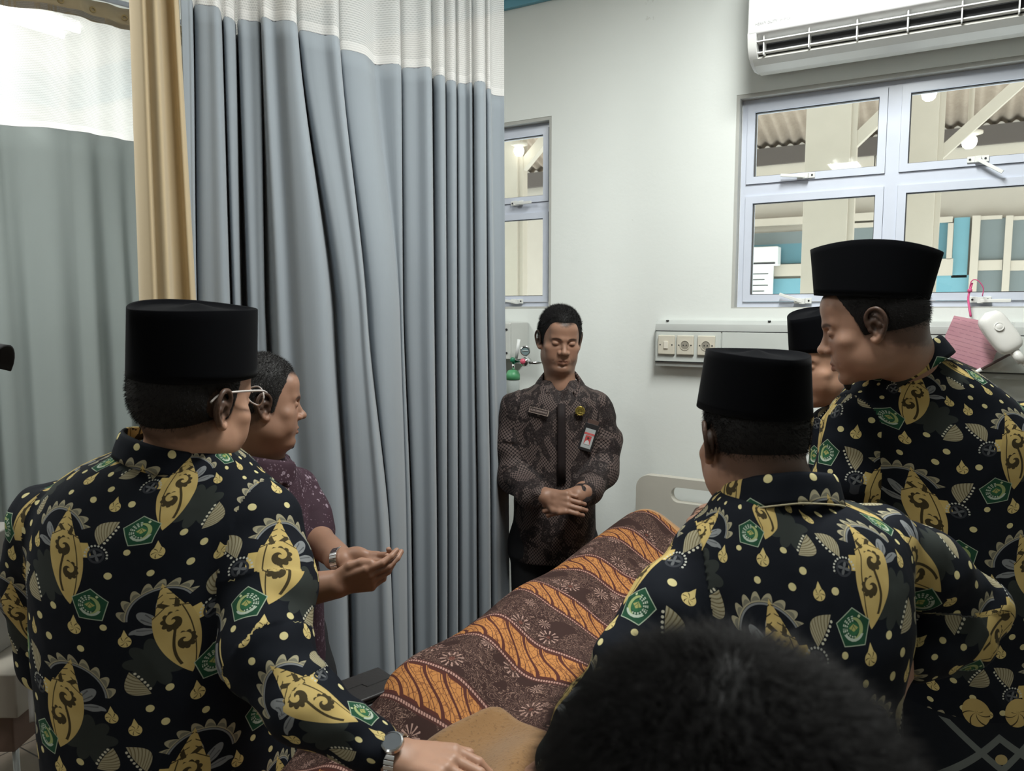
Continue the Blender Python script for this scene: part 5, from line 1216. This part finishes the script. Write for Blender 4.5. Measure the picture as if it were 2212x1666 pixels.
# ---------------------------------------------------------------- man standing by the wall, facing the camera
def wall_man():
    d = 2.78; hp = P(1209, 736, d)
    R_ = person(P(1205, 1100, 2.80), 'person facing forward by the wall, hands clasped, brown batik shirt with name tag')
    f = head_frame(hp, 172, 9, 3, .92)
    S = Sdf(); add_head(S, f, fat=.35, lids=1.4)
    nb = P(1210, 835, 2.80); ch = P(1205, 930, 2.82); h0 = P(1216, 1078, 2.52)
    wr = P(1178, 1073, 2.57); wl = P(1248, 1070, 2.56)
    inner_body(S, f, None, nb, ch, [P(1122, 880, 2.82), P(1288, 880, 2.82)], [([P(1118, 890, 2.82), P(1108, 1030, 2.76), wr], [.045, .042, .030]), ([P(1290, 890, 2.82), P(1302, 1025, 2.76), wl], [.045, .042, .030])], .056)
    # right hand (left in the picture) clasps over the other
    fr = hand_frame(wr, P(1236, 1088, 2.515), -FV*1.0+ZV*.25, .95); add_hand(S, fr, -1 if False else 1, [(20, 45, 40), (25, 45, 40), (28, 45, 40), (30, 45, 40)], thumb=[(.022, .018, -.004), (.040, .048, .004), (.040, .074, .008), (.034, .096, .006)], g=2)
    fl = hand_frame(wl, P(1200, 1090, 2.545), -FV*.9+ZV*.1, .93); add_hand(S, fl, -1, [(35, 60, 40)]*4, thumb=[(.022, .018, -.004), (.036, .044, .0), (.036, .066, .0), (.034, .082, -.002)], g=2)
    body_mesh('body', S, .0019, R_, SKIN2, lambda V: skin_tint(f, f.l(V), grey=.02, lids=1.4))
    def comb(L): return np.stack([.55+0*L[:, 0], np.where(L[:, 1] > .03, .35, .0), np.where(L[:, 2] > .07, .15, -.8)], 1)
    add_hair(f, R_, HBG, S, n=16000, length=.014, comb=comb, thick=.007, top=.005, front=.003)
    S.cone(P(1210, 830, 2.775), P(1209, 868, 2.735), .036, .022, .02)
    tor = K([(815, 1185, 1236, 2.80, .050), (826, 1166, 1256, 2.80, .075), (842, 1140, 1280, 2.81, .095), (862, 1118, 1298, 2.81, .11), (900, 1106, 1304, 2.81, .12), (980, 1108, 1296, 2.81, .125), (1080, 1108, 1288, 2.81, .13), (1150, 1103, 1288, 2.81, .135), (1197, 1100, 1292, 2.81, .135)], d)
    sl = [([P(1118, 884, 2.81), P(1108, 960, 2.80), P(1112, 1030, 2.75), P(1146, 1066, 2.64), P(1168, 1072, 2.59)], [.066, .060, .058, .048, .040]), ([P(1288, 884, 2.81), P(1304, 950, 2.80), P(1300, 1020, 2.75), P(1270, 1060, 2.64), P(1255, 1068, 2.58)], [.066, .062, .058, .046, .040])]
    shirt(R_, KAWUNG, tor, sl, seed=9, fold=.006, h=.0045, smoothk=.03, sub=lambda Q: Q.cone(P(1211, 796, 2.735), P(1209, 864, 2.700), .056, .010, .008, 's'))
    c = P(1211, 826, 2.775); collar(R_, KAWUNG, c, ZV*1-FV*.42, FV, .070, .084, hs=.024, fall=.038, open_=38, point=.045, flare=.018)
    # skin seen in the open neck is part of the body; placket and buttons
    def onchest(px, py, push=.004):
        return P(px, py, chd(px, py)-push)
    def chd(px, py):
        K_ = sorted(tor); p = P(px, py, 2.7); z = p[2]; la = p@RV; g = [np.interp(z, [k[0] for k in K_], [k[i] for k in K_]) for i in range(1, 5)]; q = min(.97, abs(la-g[0])/g[2]); return g[1]-g[3]*(1-q**2.3)**(1/2.3)
    m = MB(); rows = [872, 905, 950, 1000, 1045]; G = [[onchest(xx, yy, .005) for xx in (1204, 1210, 1216, 1222)] for yy in rows]
    o = MB().grid(G).build('placket', KAWUNG, R_, smooth=True, fix=False); s_ = o.modifiers.new('t', 'SOLIDIFY'); s_.thickness = .003
    ez = (onchest(1165, 885)-onchest(1165, 905)); ez /= np.linalg.norm(ez); ex = onchest(1182, 894, .012)-onchest(1150, 886, .012); ex /= np.linalg.norm(ex); ez = ez-ex*(ez@ex); ez /= np.linalg.norm(ez); n_ = np.cross(ex, ez)
    NT = MB().obox(onchest(1164, 889, .012), ex, ez, n_, .037, .0105, .0015).build('name_tag', simple('brown_tag', (.05, .033, .03), .4), R_, bevel=.0005); base = onchest(1164, 889, .0145)
    m = MB(); 
    for (a, b, c_, d_) in ((-.0365, -.010, .0365, -.0088), (-.0365, .0088, .0365, .010), (-.0365, -.010, -.0353, .010), (.0345, -.010, .0365, .010)): m.obox(base+ex*(a+c_)/2+ez*(b+d_)/2, ex, ez, n_, abs(c_-a)/2, abs(d_-b)/2, .0006)
    m.build('tag_border', simple('tag_border_metal', (.45, .36, .30), .4), NT); text('tag_lettering', 'BUDI DERMAWAN', .0092, base+n_*.0004, ex, ez, simple('tag_letter', (.42, .34, .30), .5), NT, ext=.0003, sx=.82)
    c = onchest(1253, 888, .012); GOLD = simple('gilt_badge', (.48, .38, .10), .3, .9); m = MB(); n2 = -FV*.97+ZV*.1; 
    B_ = MB().lathe(c, n2, [(0, 0), (.012, 0), (.015, .002), (.017, .0045), (.015, .006), (.0125, .004), (0, .004)], 24).build('gold_badge', GOLD, R_, smooth=False)
    for k in range(12): a = 2*math.pi*k/12; d_ = RV*math.cos(a)+ZV*math.sin(a); MB().bar(c+n2*.004+d_*.013, c+n2*.004+d_*.019, .0035, .003).build('badge_ray', GOLD, B_)
    m = MB()
    m.lathe(c+n2*.004, n2, [(.0045, .003), (.009, .003), (.009, .0), (.0045, 0)], 16); m.build('badge_relief', simple('dark_gilt', (.25, .20, .05), .35, .9), B_); MB().tube([c+n2*.006-RV*.010-ZV*.009, c+n2*.007-ZV*.006, c+n2*.006+RV*.010-ZV*.009], .0016, 6).build('badge_ribbon', GOLD, B_)
    # id card holder on the pocket
    e1 = RV*math.cos(-.30)+ZV*math.sin(-.30); e2 = -RV*math.sin(-.30)+ZV*math.cos(-.30); n3 = -FV; cc = P(1271, 945, chd(1271, 945)-.012)
    ID = MB().obox(cc, e1, e2, n3, .026, .050, .002).build('id_card_holder', simple('black_holder', (.02, .02, .022), .4), R_, bevel=.001)
    MB().obox(cc+e2*.055+n3*-.001, e1, e2, n3, .020, .010, .002).build('holder_clip', simple('brown_clip', (.09, .055, .045), .5), ID)
    q = cc+n3*.0022-e2*.004; MB().obox(q, e1, e2, n3, .0185, .036, .0006).build('id_card', simple('card_white', (.42, .45, .45), .3), ID)
    MB().obox(q+e2*.017+n3*.0008, e1, e2, n3, .0185, .0035, .0003).build('card_band', simple('card_red', (.55, .12, .12), .4), ID); MB().obox(q-e2*.006+n3*.0008, e1, e2, n3, .011, .0165, .0003).build('card_photo', simple('photo_red', (.50, .08, .08), .4), ID)
    MB().prism([q+n3*.0011-e2*.0225-e1*.010, q+n3*.0011-e2*.0225+e1*.010, q+n3*.0011-e2*.010+e1*.006, q+n3*.0011-e2*.006, q+n3*.0011-e2*.010-e1*.006], n3*.0003).build('photo_figure', simple('photo_white', (.6, .6, .6), .4), ID); MB().lathe(q+n3*.0011+e2*.001, n3, [(.0042, .0004), (0, .0004)], 16).build('photo_face', simple('photo_dark', (.08, .05, .04), .5), ID)
    c = P(1195, 1150, 2.81); ft = [(c@RV-.10, 2.76), (c@RV+.10, 2.74)]; trousers(R_, (c@RV, 2.80), ft, .93, a=.152, b=.115); shoes(R_, ft, 180)
wall_man()
# ---------------------------------------------------------------- middle man, seen from behind, leaning on the bed
def middle_man():
    hp = P(1623, 955, 1.30)
    R_ = person(P(1760, 1500, 1.22), 'person seen from behind leaning over the bed, elbow out, shell print shirt, black cap')
    f = head_frame(hp, -9, 10, -1, 1.0)
    S = Sdf(); add_head(S, f, fat=.7)
    nb = P(1682, 1062, 1.255); ch = P(1700, 1190, 1.26); wl = P(1235, 1625, 1.14); wr = P(1935, 1440, 1.25)
    inner_body(S, f, None, nb, ch, [P(1520, 1180, 1.27), P(1890, 1170, 1.27)], [([P(1535, 1215, 1.25), P(1455, 1325, 1.21), P(1375, 1440, 1.17), P(1290, 1550, 1.14), wl], [.040, .038, .036, .032, .026]), ([P(1890, 1185, 1.27), P(1995, 1235, 1.31), P(2090, 1310, 1.345), wr], [.040, .038, .034, .029])], .058)
    S.cone(f.w((0, -.035, -.035)), f.w((0, -.05, -.10)), .056, .056, .03, g=0)
    fh = hand_frame(wr, P(1885, 1545, 1.22), -FV-RV*.2, .95); add_hand(S, fh, 1, [(40, 60, 40)]*4)
    fh = hand_frame(wl, P(1150, 1700, 1.12), ZV, .95); add_hand(S, fh, -1, [(20, 30, 20)]*4)
    body_mesh('body', S, .0024, R_, SKIN1, lambda V: skin_tint(f, f.l(V), grey=.01))
    add_hair(f, R_, HBG, S, n=22000, length=.010, comb=(0, -.45, -.7), thick=.003)
    songkok(f, R_, z0=.055, h=.098, a=.0915, b=.114, top=(.080, .116), tilt=12, arc=.004, yoff=-.010)
    tor = K([(1050, 1585, 1760, 1.25, .062), (1075, 1540, 1810, 1.25, .085), (1105, 1530, 1870, 1.25, .11), (1150, 1500, 1925, 1.25, .135), (1220, 1485, 1945, 1.24, .150), (1330, 1490, 1945, 1.22, .165), (1450, 1520, 1915, 1.21, .17), (1600, 1570, 1915, 1.20, .165), (1750, 1630, 1965, 1.18, .155), (1850, 1690, 2010, 1.17, .15)], 1.25)
    sl = [([P(1535, 1215, 1.25), P(1455, 1325, 1.21), P(1380, 1440, 1.17), P(1290, 1550, 1.14), P(1225, 1640, 1.13)], [.068, .070, .066, .054, .046]),
          ([P(1890, 1175, 1.27), P(1995, 1230, 1.31), P(2098, 1308, 1.35), P(2060, 1360, 1.32), P(1975, 1418, 1.27)], [.072, .064, .056, .060, .046])]
    shirt(R_, SHELL, tor, sl, seed=21, vshift=.11, h=.004, fold=.006)
    o, G = collar(R_, SHELL, P(1684, 1069, 1.255), ZV*1-RV*.04+FV*.22, -FV, .090, .082, hs=.036, fall=.044, open_=34)
    m = MB(); m.tube([g_[10]+ZV*.001 for g_ in G], .0016, 6); m.build('collar_piping', simple('pale_piping', (.45, .40, .26), .7), R_, smooth=True)
    c = P(1730, 1700, 1.20); ft = [(.62, 1.02), (.88, 1.10)]; trousers(R_, (c@RV+.13, 1.15), ft, .86, a=.155, b=.13); shoes(R_, ft, -15)
middle_man()
# ---------------------------------------------------------------- tall man at right in profile
def tall_man():
    hp = P(1883, 703, 1.62)
    R_ = person(P(2080, 1300, 1.74), 'tallest person at right in profile, head bowed, black cap, shirt with lattice hem')
    f = head_frame(hp, -66, 15, 0, 1.0)
    S = Sdf(); add_head(S, f, fat=.1, lids=.9)
    nb = P(1972, 800, 1.68); ch = P(2020, 960, 1.74)
    inner_body(S, f, None, nb, ch, [P(1845, 910, 1.70), P(2190, 920, 1.80)], [([P(1840, 920, 1.70), P(1820, 1150, 1.72), P(1740, 1330, 1.84)], [.045, .040, .030]), ([P(2230, 930, 1.82), P(2290, 1180, 1.84), P(2200, 1350, 1.98)], [.045, .04, .03])], .058)
    S.cone(f.w((0, -.045, -.03)), P(1965, 775, 1.68), .052, .052, .03, g=0)
    body_mesh('body', S, .0022, R_, SKIN1, lambda V: skin_tint(f, f.l(V), lids=.9))
    add_hair(f, R_, HB, S, n=15000, length=.010, comb=(0, -.5, -.6), thick=.003)
    songkok(f, R_, z0=.058, h=.098, a=.088, b=.112, top=(.080, .128), tilt=18, arc=.018, yoff=-.010)
    S2 = Sdf(); S2.ell((0, .074, -.112), (.012, .008, .014), .004, fr=f); V, Fq = S2.mesh(.003); obj('chin_beard', mesh_np('chin_beard', V, Fq), R_, HB)
    tor = K([(775, 1905, 2050, 1.68, .060), (795, 1880, 2085, 1.69, .08), (825, 1845, 2130, 1.71, .11), (865, 1815, 2180, 1.73, .13), (930, 1790, 2235, 1.74, .15), (1050, 1782, 2262, 1.75, .155), (1250, 1810, 2268, 1.75, .16), (1450, 1850, 2270, 1.75, .165), (1600, 1862, 2280, 1.75, .17), (1662, 1866, 2285, 1.75, .17)], 1.7)
    sl = [([P(1845, 925, 1.69), P(1826, 1040, 1.68), P(1820, 1160, 1.70), P(1765, 1290, 1.78)], [.070, .062, .056, .046]), ([P(2205, 930, 1.80), P(2270, 1060, 1.83), P(2290, 1180, 1.86), P(2210, 1340, 1.98)], [.07, .064, .058, .046])]
    shirt(R_, [SHELLH, SHELL], tor, sl, seed=33, vshift=.03, h=.0045)
    collar(R_, SHELL, P(1968, 788, 1.68), ZV*1-RV*.42+FV*.25, RV*.75-FV*.45, .074, .076, hs=.036, fall=.040, open_=30, flare=.006)
    c = P(2075, 1600, 1.75); ft = [(c@RV-.07, 1.70), (c@RV+.14, 1.78)]; trousers(R_, (c@RV, 1.75), ft, .90, a=.175, b=.13); shoes(R_, ft, -60)
tall_man()
# ---------------------------------------------------------------- fourth man near the pillow
def fourth_man():
    hp = P(1778, 782, 2.22)
    R_ = person(P(1930, 1200, 2.30), 'person half hidden behind the tallest one, round face and black cap, looking down')
    f = head_frame(hp, -112, 10, 2, 1.0)
    S = Sdf(); add_head(S, f, fat=1.3, lids=.8)
    nb = P(1850, 880, 2.28); ch = P(1890, 990, 2.34)
    inner_body(S, f, None, nb, ch, [P(1800, 940, 2.20), P(1980, 940, 2.40)], [([P(1800, 950, 2.20), P(1800, 1120, 2.2), P(1740, 1200, 2.25)], [.045, .040, .030]), ([P(1985, 950, 2.42), P(2000, 1130, 2.42), P(1930, 1200, 2.48)], [.045, .04, .03])], .062)
    body_mesh('body', S, .0024, R_, SKIN3, lambda V: skin_tint(f, f.l(V), lids=.8))
    add_hair(f, R_, HB, S, n=5000, length=.009, comb=(0, -.4, -.7))
    songkok(f, R_, z0=.046, h=.098, a=.086, b=.104, top=(.078, .112))
    tor = K([(848, 1820, 1900, 2.28, .06), (865, 1800, 1930, 2.29, .085), (890, 1785, 1970, 2.30, .11), (940, 1775, 2010, 2.32, .14), (1050, 1790, 2030, 2.32, .15), (1250, 1830, 2070, 2.32, .15), (1360, 1850, 2090, 2.32, .15)], 2.3)
    sl = [([P(1800, 925, 2.22), P(1795, 1040, 2.2), P(1795, 1130, 2.2), P(1750, 1195, 2.25)], [.068, .060, .056, .046]), ([P(1985, 935, 2.40), P(2000, 1060, 2.42), P(2000, 1130, 2.42), P(1940, 1200, 2.48)], [.068, .06, .056, .046])]
    shirt(R_, SHELL, tor, sl, seed=44, vshift=.05, h=.006)
    collar(R_, SHELL, P(1848, 868, 2.275), ZV-RV*.25, RV*.8+FV*.2, .078, .078)
    ft = [(1.18, 2.2), (1.30, 2.42)]; trousers(R_, (1.25, 2.32), ft, .86, a=.155, b=.13); shoes(R_, ft, -100)
fourth_man()
# ---------------------------------------------------------------- foreground head just below the camera
def front_head():
    hp = P(1560, 2015, .365)
    R_ = person(hp, 'person right below the camera, only the top of a dark haired head showing')
    f = head_frame(hp, 8, 12, 0, 1.0)
    S = Sdf(); add_head(S, f, fat=.3)
    nb = hp-ZV*.16-FV*.03; ch = nb-ZV*.16
    inner_body(S, f, None, nb, ch, [nb-RV*.17-ZV*.08, nb+RV*.17-ZV*.08], [([nb-RV*.17-ZV*.08, nb-RV*.22-ZV*.36, nb-RV*.2+FV*.15-ZV*.5], [.045, .04, .03]), ([nb+RV*.17-ZV*.08, nb+RV*.22-ZV*.36, nb+RV*.2+FV*.15-ZV*.5], [.045, .04, .03])])
    body_mesh('body', S, .0035, R_, SKIN1, lambda V: skin_tint(f, f.l(V)))
    def comb(L): r = np.hypot(L[:, 0], L[:, 1]+.03)+1e-3; return np.stack([L[:, 0]/r*.8-.3*(L[:, 1])/.1, (L[:, 1]+.03)/r*.8, -.45+0*r], 1)
    add_hair(f, R_, HB, S, n=60000, length=.024, r=.00020, comb=comb, thick=.012, top=.006, h=.003)
    tor = [(nb[2]+.00, nb@RV, nb@FV, .075, .07), (nb[2]-.03, nb@RV, nb@FV, .13, .09), (nb[2]-.07, nb@RV, nb@FV, .19, .11), (nb[2]-.16, nb@RV, nb@FV, .21, .13), (nb[2]-.40, nb@RV, nb@FV, .19, .13), (nb[2]-.60, nb@RV, nb@FV, .18, .13)]
    sl = [([nb-RV*.18-ZV*.09, nb-RV*.22-ZV*.36, nb-RV*.21+FV*.12-ZV*.48], [.065, .058, .045]), ([nb+RV*.18-ZV*.09, nb+RV*.22-ZV*.36, nb+RV*.21+FV*.12-ZV*.48], [.065, .058, .045])]
    shirt(R_, simple('dark_navy_cloth', (.012, .014, .02), .8), tor, sl, h=.008)
    l, d_ = nb@RV, nb@FV; ft = [(l-.10, d_+.02), (l+.10, d_+.02)]; trousers(R_, (l, d_), ft, nb[2]-.50, a=.165, b=.12); shoes(R_, ft, 0)
front_head()
# ---------------------------------------------------------------- patient under the cloth
def patient():
    R_ = empty('person', (-.65, 2.2, .722), 'patient lying in the bed under the batik cloth with a brown headscarf', 'person')
    hc = A(-.69, 2.50, .895)
    f = Frame(hc, A(1, 0, 0), A(0, -.25, .97), A(0, .97, .25), .98)
    S = Sdf(); add_head(S, f, fat=.3)
    S.cone(f.w((0, -.02, -.05)), A(-.66, 2.32, .84), .055, .06, .03); S.chain([A(-.64, 2.24, .80), A(-.64, 1.9, .795), A(-.64, 1.62, .79)], [.075, .075, .07], .03)
    S.chain([A(-.74, 1.55, .785), A(-.84, 1.2, .785), A(-.86, .95, .77)], [.060, .050, .038], .03); S.chain([A(-.56, 1.55, .785), A(-.50, 1.2, .785), A(-.50, .95, .77)], [.060, .050, .038], .03)
    for x, s in ((-.86, -1), (-.42, 1)): S.chain([A(-.64+s*.13, 2.22, .82), A(x, 1.95, .80), A(x, 1.72, .79)], [.045, .038, .028], .04)
    body_mesh('body', S, .005, R_, SKIN1, lambda V: skin_tint(f, f.l(V)))
    # headscarf wrapped round the head
    H = Sdf(); H.ell((0, -.015, .03), (.094, .112, .108), .02, fr=f); H.ell((0, .01, -.07), (.085, .085, .075), .03, fr=f); H.ell((0, .082, -.010), (.044, .042, .062), .02, 's', fr=f); H.ell((.05, -.03, -.10), (.09, .05, .06), .03, fr=f)
    V, Fq = H.mesh(.004); V = relax(V, Fq, 1); N_ = grad_normals(V, Fq); q = V@np.array([[30, 8, 4], [6, 12, 20], [14, 30, 8]]).T*.8; V = V+N_*(-np.abs(vnoise(q))*.012)[:, None]
    obj('headscarf', mesh_np('headscarf', V, Fq), R_, simple('brown_scarf', (.095, .055, .042), .85, bump=(60, .3, .002)))
patient()
PIL = empty('pillow', (-.64, 2.55, .72), 'grey pillow under the patient at the headboard', 'pillow')
S = Sdf(); S.ell((-.62, 2.56, .765), (.34, .20, .055), .02); S.ell((-.82, 2.56, .765), (.17, .18, .05), .05); S.ell((-.42, 2.56, .765), (.17, .18, .05), .05); V, Fq = S.mesh(.008)
obj('pillow_case', mesh_np('pillow_case', V, Fq), PIL, simple('grey_pillow_case', (.12, .125, .13), .7))
# ================================================================== small things on the bed and at the left edge
def folded_tan():
    o = empty('folded_blanket', PZ(1000, 1600, .84), 'tan fleece blanket folded over the foot of the bed with dark handwriting', 'blanket')
    C4 = [PZ(1075, 1463, .955), PZ(1195, 1562, .93), PZ(1110, 1720, .90), PZ(860, 1720, .90), PZ(925, 1588, .90)]
    cs = [(p[0], p[1]) for p in C4]; lo = np.min(cs, 0)-.02; hi = np.max(cs, 0)+.02
    # quilted height field clipped to the outline
    poly = np.array(cs); n = 90; xs = np.linspace(0, 1, n); G = []; 
    A0, A1, A2, A3, A4 = [np.array(c) for c in cs]
    for u in xs:
        l = (A0*(1-2*u)+A4*2*u) if u < .5 else (A4*(1-(2*u-1))+A3*(2*u-1)); r = A0*(1-2*u)+A1*2*u if u < .5 else A1*(1-(2*u-1))+A2*(2*u-1)
        row = []
        for v in np.linspace(0, 1, 70):
            p = l*(1-v)+r*v; e = min(1, min(v, 1-v)*9)*min(1, u*8+.2); z = float(drape_z(p[0], p[1]))+.008+.016*e**.5+.006*math.sin(p[0]*17+p[1]*9)+.004*math.sin(p[1]*31-p[0]*12); row.append(A(p[0], p[1], z))
        G.append(row)
    b = MB().grid(G).build('blanket_fold', TAN, o, smooth=True, fix=False); s = b.modifiers.new('t', 'SOLIDIFY'); s.thickness = .014; s.offset = -1
    G = np.array(G); INK = simple('dark_ink', (.075, .04, .02), .9)
    # short handwritten marks following the surface
    import itertools
    def pt(u, v): i = u*(n-1); j = v*69; return G[int(i)][int(j)]+ZV*.004
    strokes = [[(.215, .34), (.205, .38), (.225, .39), (.235, .35), (.215, .34)], [(.24, .40), (.225, .43), (.25, .44), (.26, .41), (.24, .40)], [(.235, .46), (.25, .49), (.275, .485), (.27, .45), (.25, .455)], [(.255, .53), (.28, .55), (.30, .53), (.275, .51)], [(.29, .56), (.31, .60)], [(.27, .60), (.33, .565)], [(.29, .63), (.32, .66)]]
    m = MB()
    for st in strokes: m.tube(catmull([pt(*q) for q in st], 4), .0011, 5)
    m.build('handwriting', INK, o, smooth=True)
folded_tan()
# wallet
WL = empty('wallet', PZ(790, 1487, .85), 'black leather wallet lying at the edge of the batik cloth', 'wallet')
LE = simple('black_leather', (.022, .020, .020), .5, bump=(160, .4, .001))
c = PZ(790, 1487, .90); e1 = PZ(805, 1447, .88)-PZ(715, 1480, .88); L1 = np.linalg.norm(e1); e1 /= L1; e2 = PZ(858, 1478, .88)-PZ(805, 1447, .88); L2 = np.linalg.norm(e2); e2 = e2-e1*(e2@e1); e2 /= np.linalg.norm(e2)
if np.cross(e1, e2)[2] < 0: e2 = -e2
e3 = np.cross(e1, e2); hw, hh = L1/2+.012, L2/2+.006
for nm, dz, th, sc in (('wallet_back', -.012, .004, 1.0), ('wallet_cards', -.004, .003, .93), ('wallet_flap', .004, .004, .97)):
    q = c+e3*dz; b = MB().obox(q, e1, e2, e3, hw*sc, hh*sc, th).build(nm, LE, WL, bevel=.003)
m = MB(); q = c+e3*.0085; m.tube([q-e1*hw*.8+e2*hh*.1, q-e1*hw*.1+e2*hh*.1, q-e1*hw*.05-e2*hh*.2, q+e1*hw*.8-e2*hh*.2], .0009, 5); m.build('stitch_line', simple('wallet_seam', (.008, .008, .008), .7), WL)
# dark sleeve bundle between the blanket and the wallet
# small trolley at the far left
TR = empty('equipment_trolley', (*PZ(20, 1450, .5)[:2], 0), 'pale trolley with cables standing on the floor at the left edge', 'trolley')
tc = P(-20, 1400, 2.3); tb = tc.copy(); 
def tb_(a, b, z0, z1, la, dp, mt, nm): c_ = C(la, dp, (z0+z1)/2); return MB().obox(c_, RV, FV, ZV, a, b, (z1-z0)/2).build(nm, mt, TR, bevel=.006)
l0 = P(-40, 1300, 2.35)@RV
tb_(.20, .16, .42, .56, l0, 2.35, simple('cream_trolley_tray', (.46, .42, .36), .5), 'tray'); tb_(.17, .14, .30, .42, l0, 2.35, simple('brown_box', (.20, .13, .10), .7), 'lower_box')
tb_(.12, .12, .56, .95, l0-.06, 2.36, simple('grey_beige_housing', (.40, .38, .35), .5), 'housing')
for a in (-.16, .16):
    for b in (-.12, .12):
        MB().tube([C(l0+a, 2.35+b, .30), C(l0+a, 2.35+b, .05)], .010, 8).build('leg', STEEL, TR, smooth=True); MB().lathe(C(l0+a-.01, 2.35+b, .03), RV, [(0, 0), (.03, 0), (.03, .02), (0, .02)], 16).build('caster', DARK, TR, smooth=False)
m = MB(); p0 = P(38, 1345, 2.22); m.tube(catmull([p0+ZV*.12, p0, P(60, 1420, 2.2), P(70, 1560, 2.1)], 8), .008, 8); m.build('cable', simple('grey_cable', (.33, .31, .29), .5), TR, smooth=True)
# person at the far left edge: only the peak of a black cap shows
def edge_person():
    hp = P(-160, 776, 1.9); R_ = person(hp, 'person outside the left edge, only the peak of a black cap showing'); f = head_frame(hp, 95, 0, 0, 1.0)
    S = Sdf(); add_head(S, f); nb = hp-ZV*.17; ch = nb-ZV*.16
    Sd = FV*.8-RV*.6
    inner_body(S, f, None, nb, ch, [nb-Sd*.17-ZV*.08, nb+Sd*.17-ZV*.08], [([nb-Sd*.17-ZV*.08, nb-Sd*.2-ZV*.36, nb-Sd*.18-ZV*.56], [.045, .04, .03]), ([nb+Sd*.17-ZV*.08, nb+Sd*.2-ZV*.36, nb+Sd*.18-ZV*.56], [.045, .04, .03])])
    body_mesh('body', S, .005, R_, SKIN1, lambda V: skin_tint(f, f.l(V)))
    H = Sdf(); H.ell((0, -.01, .045), (.085, .105, .092), .01, fr=f); H.ell((0, .02, -.04), (.2, .3, .075), .005, 's', fr=f); V, Fq = H.mesh(.006); CP = simple('black_cap_cloth', (.02, .02, .022), .8); cp = obj('cap', mesh_np('cap', V, Fq), R_, CP)
    G = [[f.w((.070*s*(1-.0*t), 0.085+.136*t*math.sqrt(max(0, 1-.6*s*s)), .055-.018*t-.070*s*s)) for s in np.linspace(-1, 1, 15)] for t in np.linspace(0, 1, 9)]
    o = MB().grid(G).build('cap_peak', CP, R_, smooth=True, fix=False); s = o.modifiers.new('t', 'SOLIDIFY'); s.thickness = .004
    l, d_ = nb@RV, nb@FV; tor = [(nb[2], l, d_, .07, .075), (nb[2]-.03, l, d_, .09, .10), (nb[2]-.07, l, d_, .11, .13), (nb[2]-.16, l, d_, .12, .15), (nb[2]-.40, l-.10, d_, .12, .14), (nb[2]-.62, l-.16, d_, .12, .14)]
    shirt(R_, simple('charcoal_cloth', (.03, .03, .033), .8), tor, [([nb-Sd*.18-ZV*.09, nb-Sd*.21-ZV*.36, nb-Sd*.19-ZV*.50], [.065, .055, .045]), ([nb+Sd*.18-ZV*.09, nb+Sd*.21-ZV*.36, nb+Sd*.19-ZV*.50], [.065, .055, .045])], h=.009)
    l -= .16; ft = [(l-.02, d_-.1), (l-.02, d_+.1)]; trousers(R_, (l, d_), ft, nb[2]-.52, a=.13, b=.16); shoes(R_, ft, 95)
edge_person()
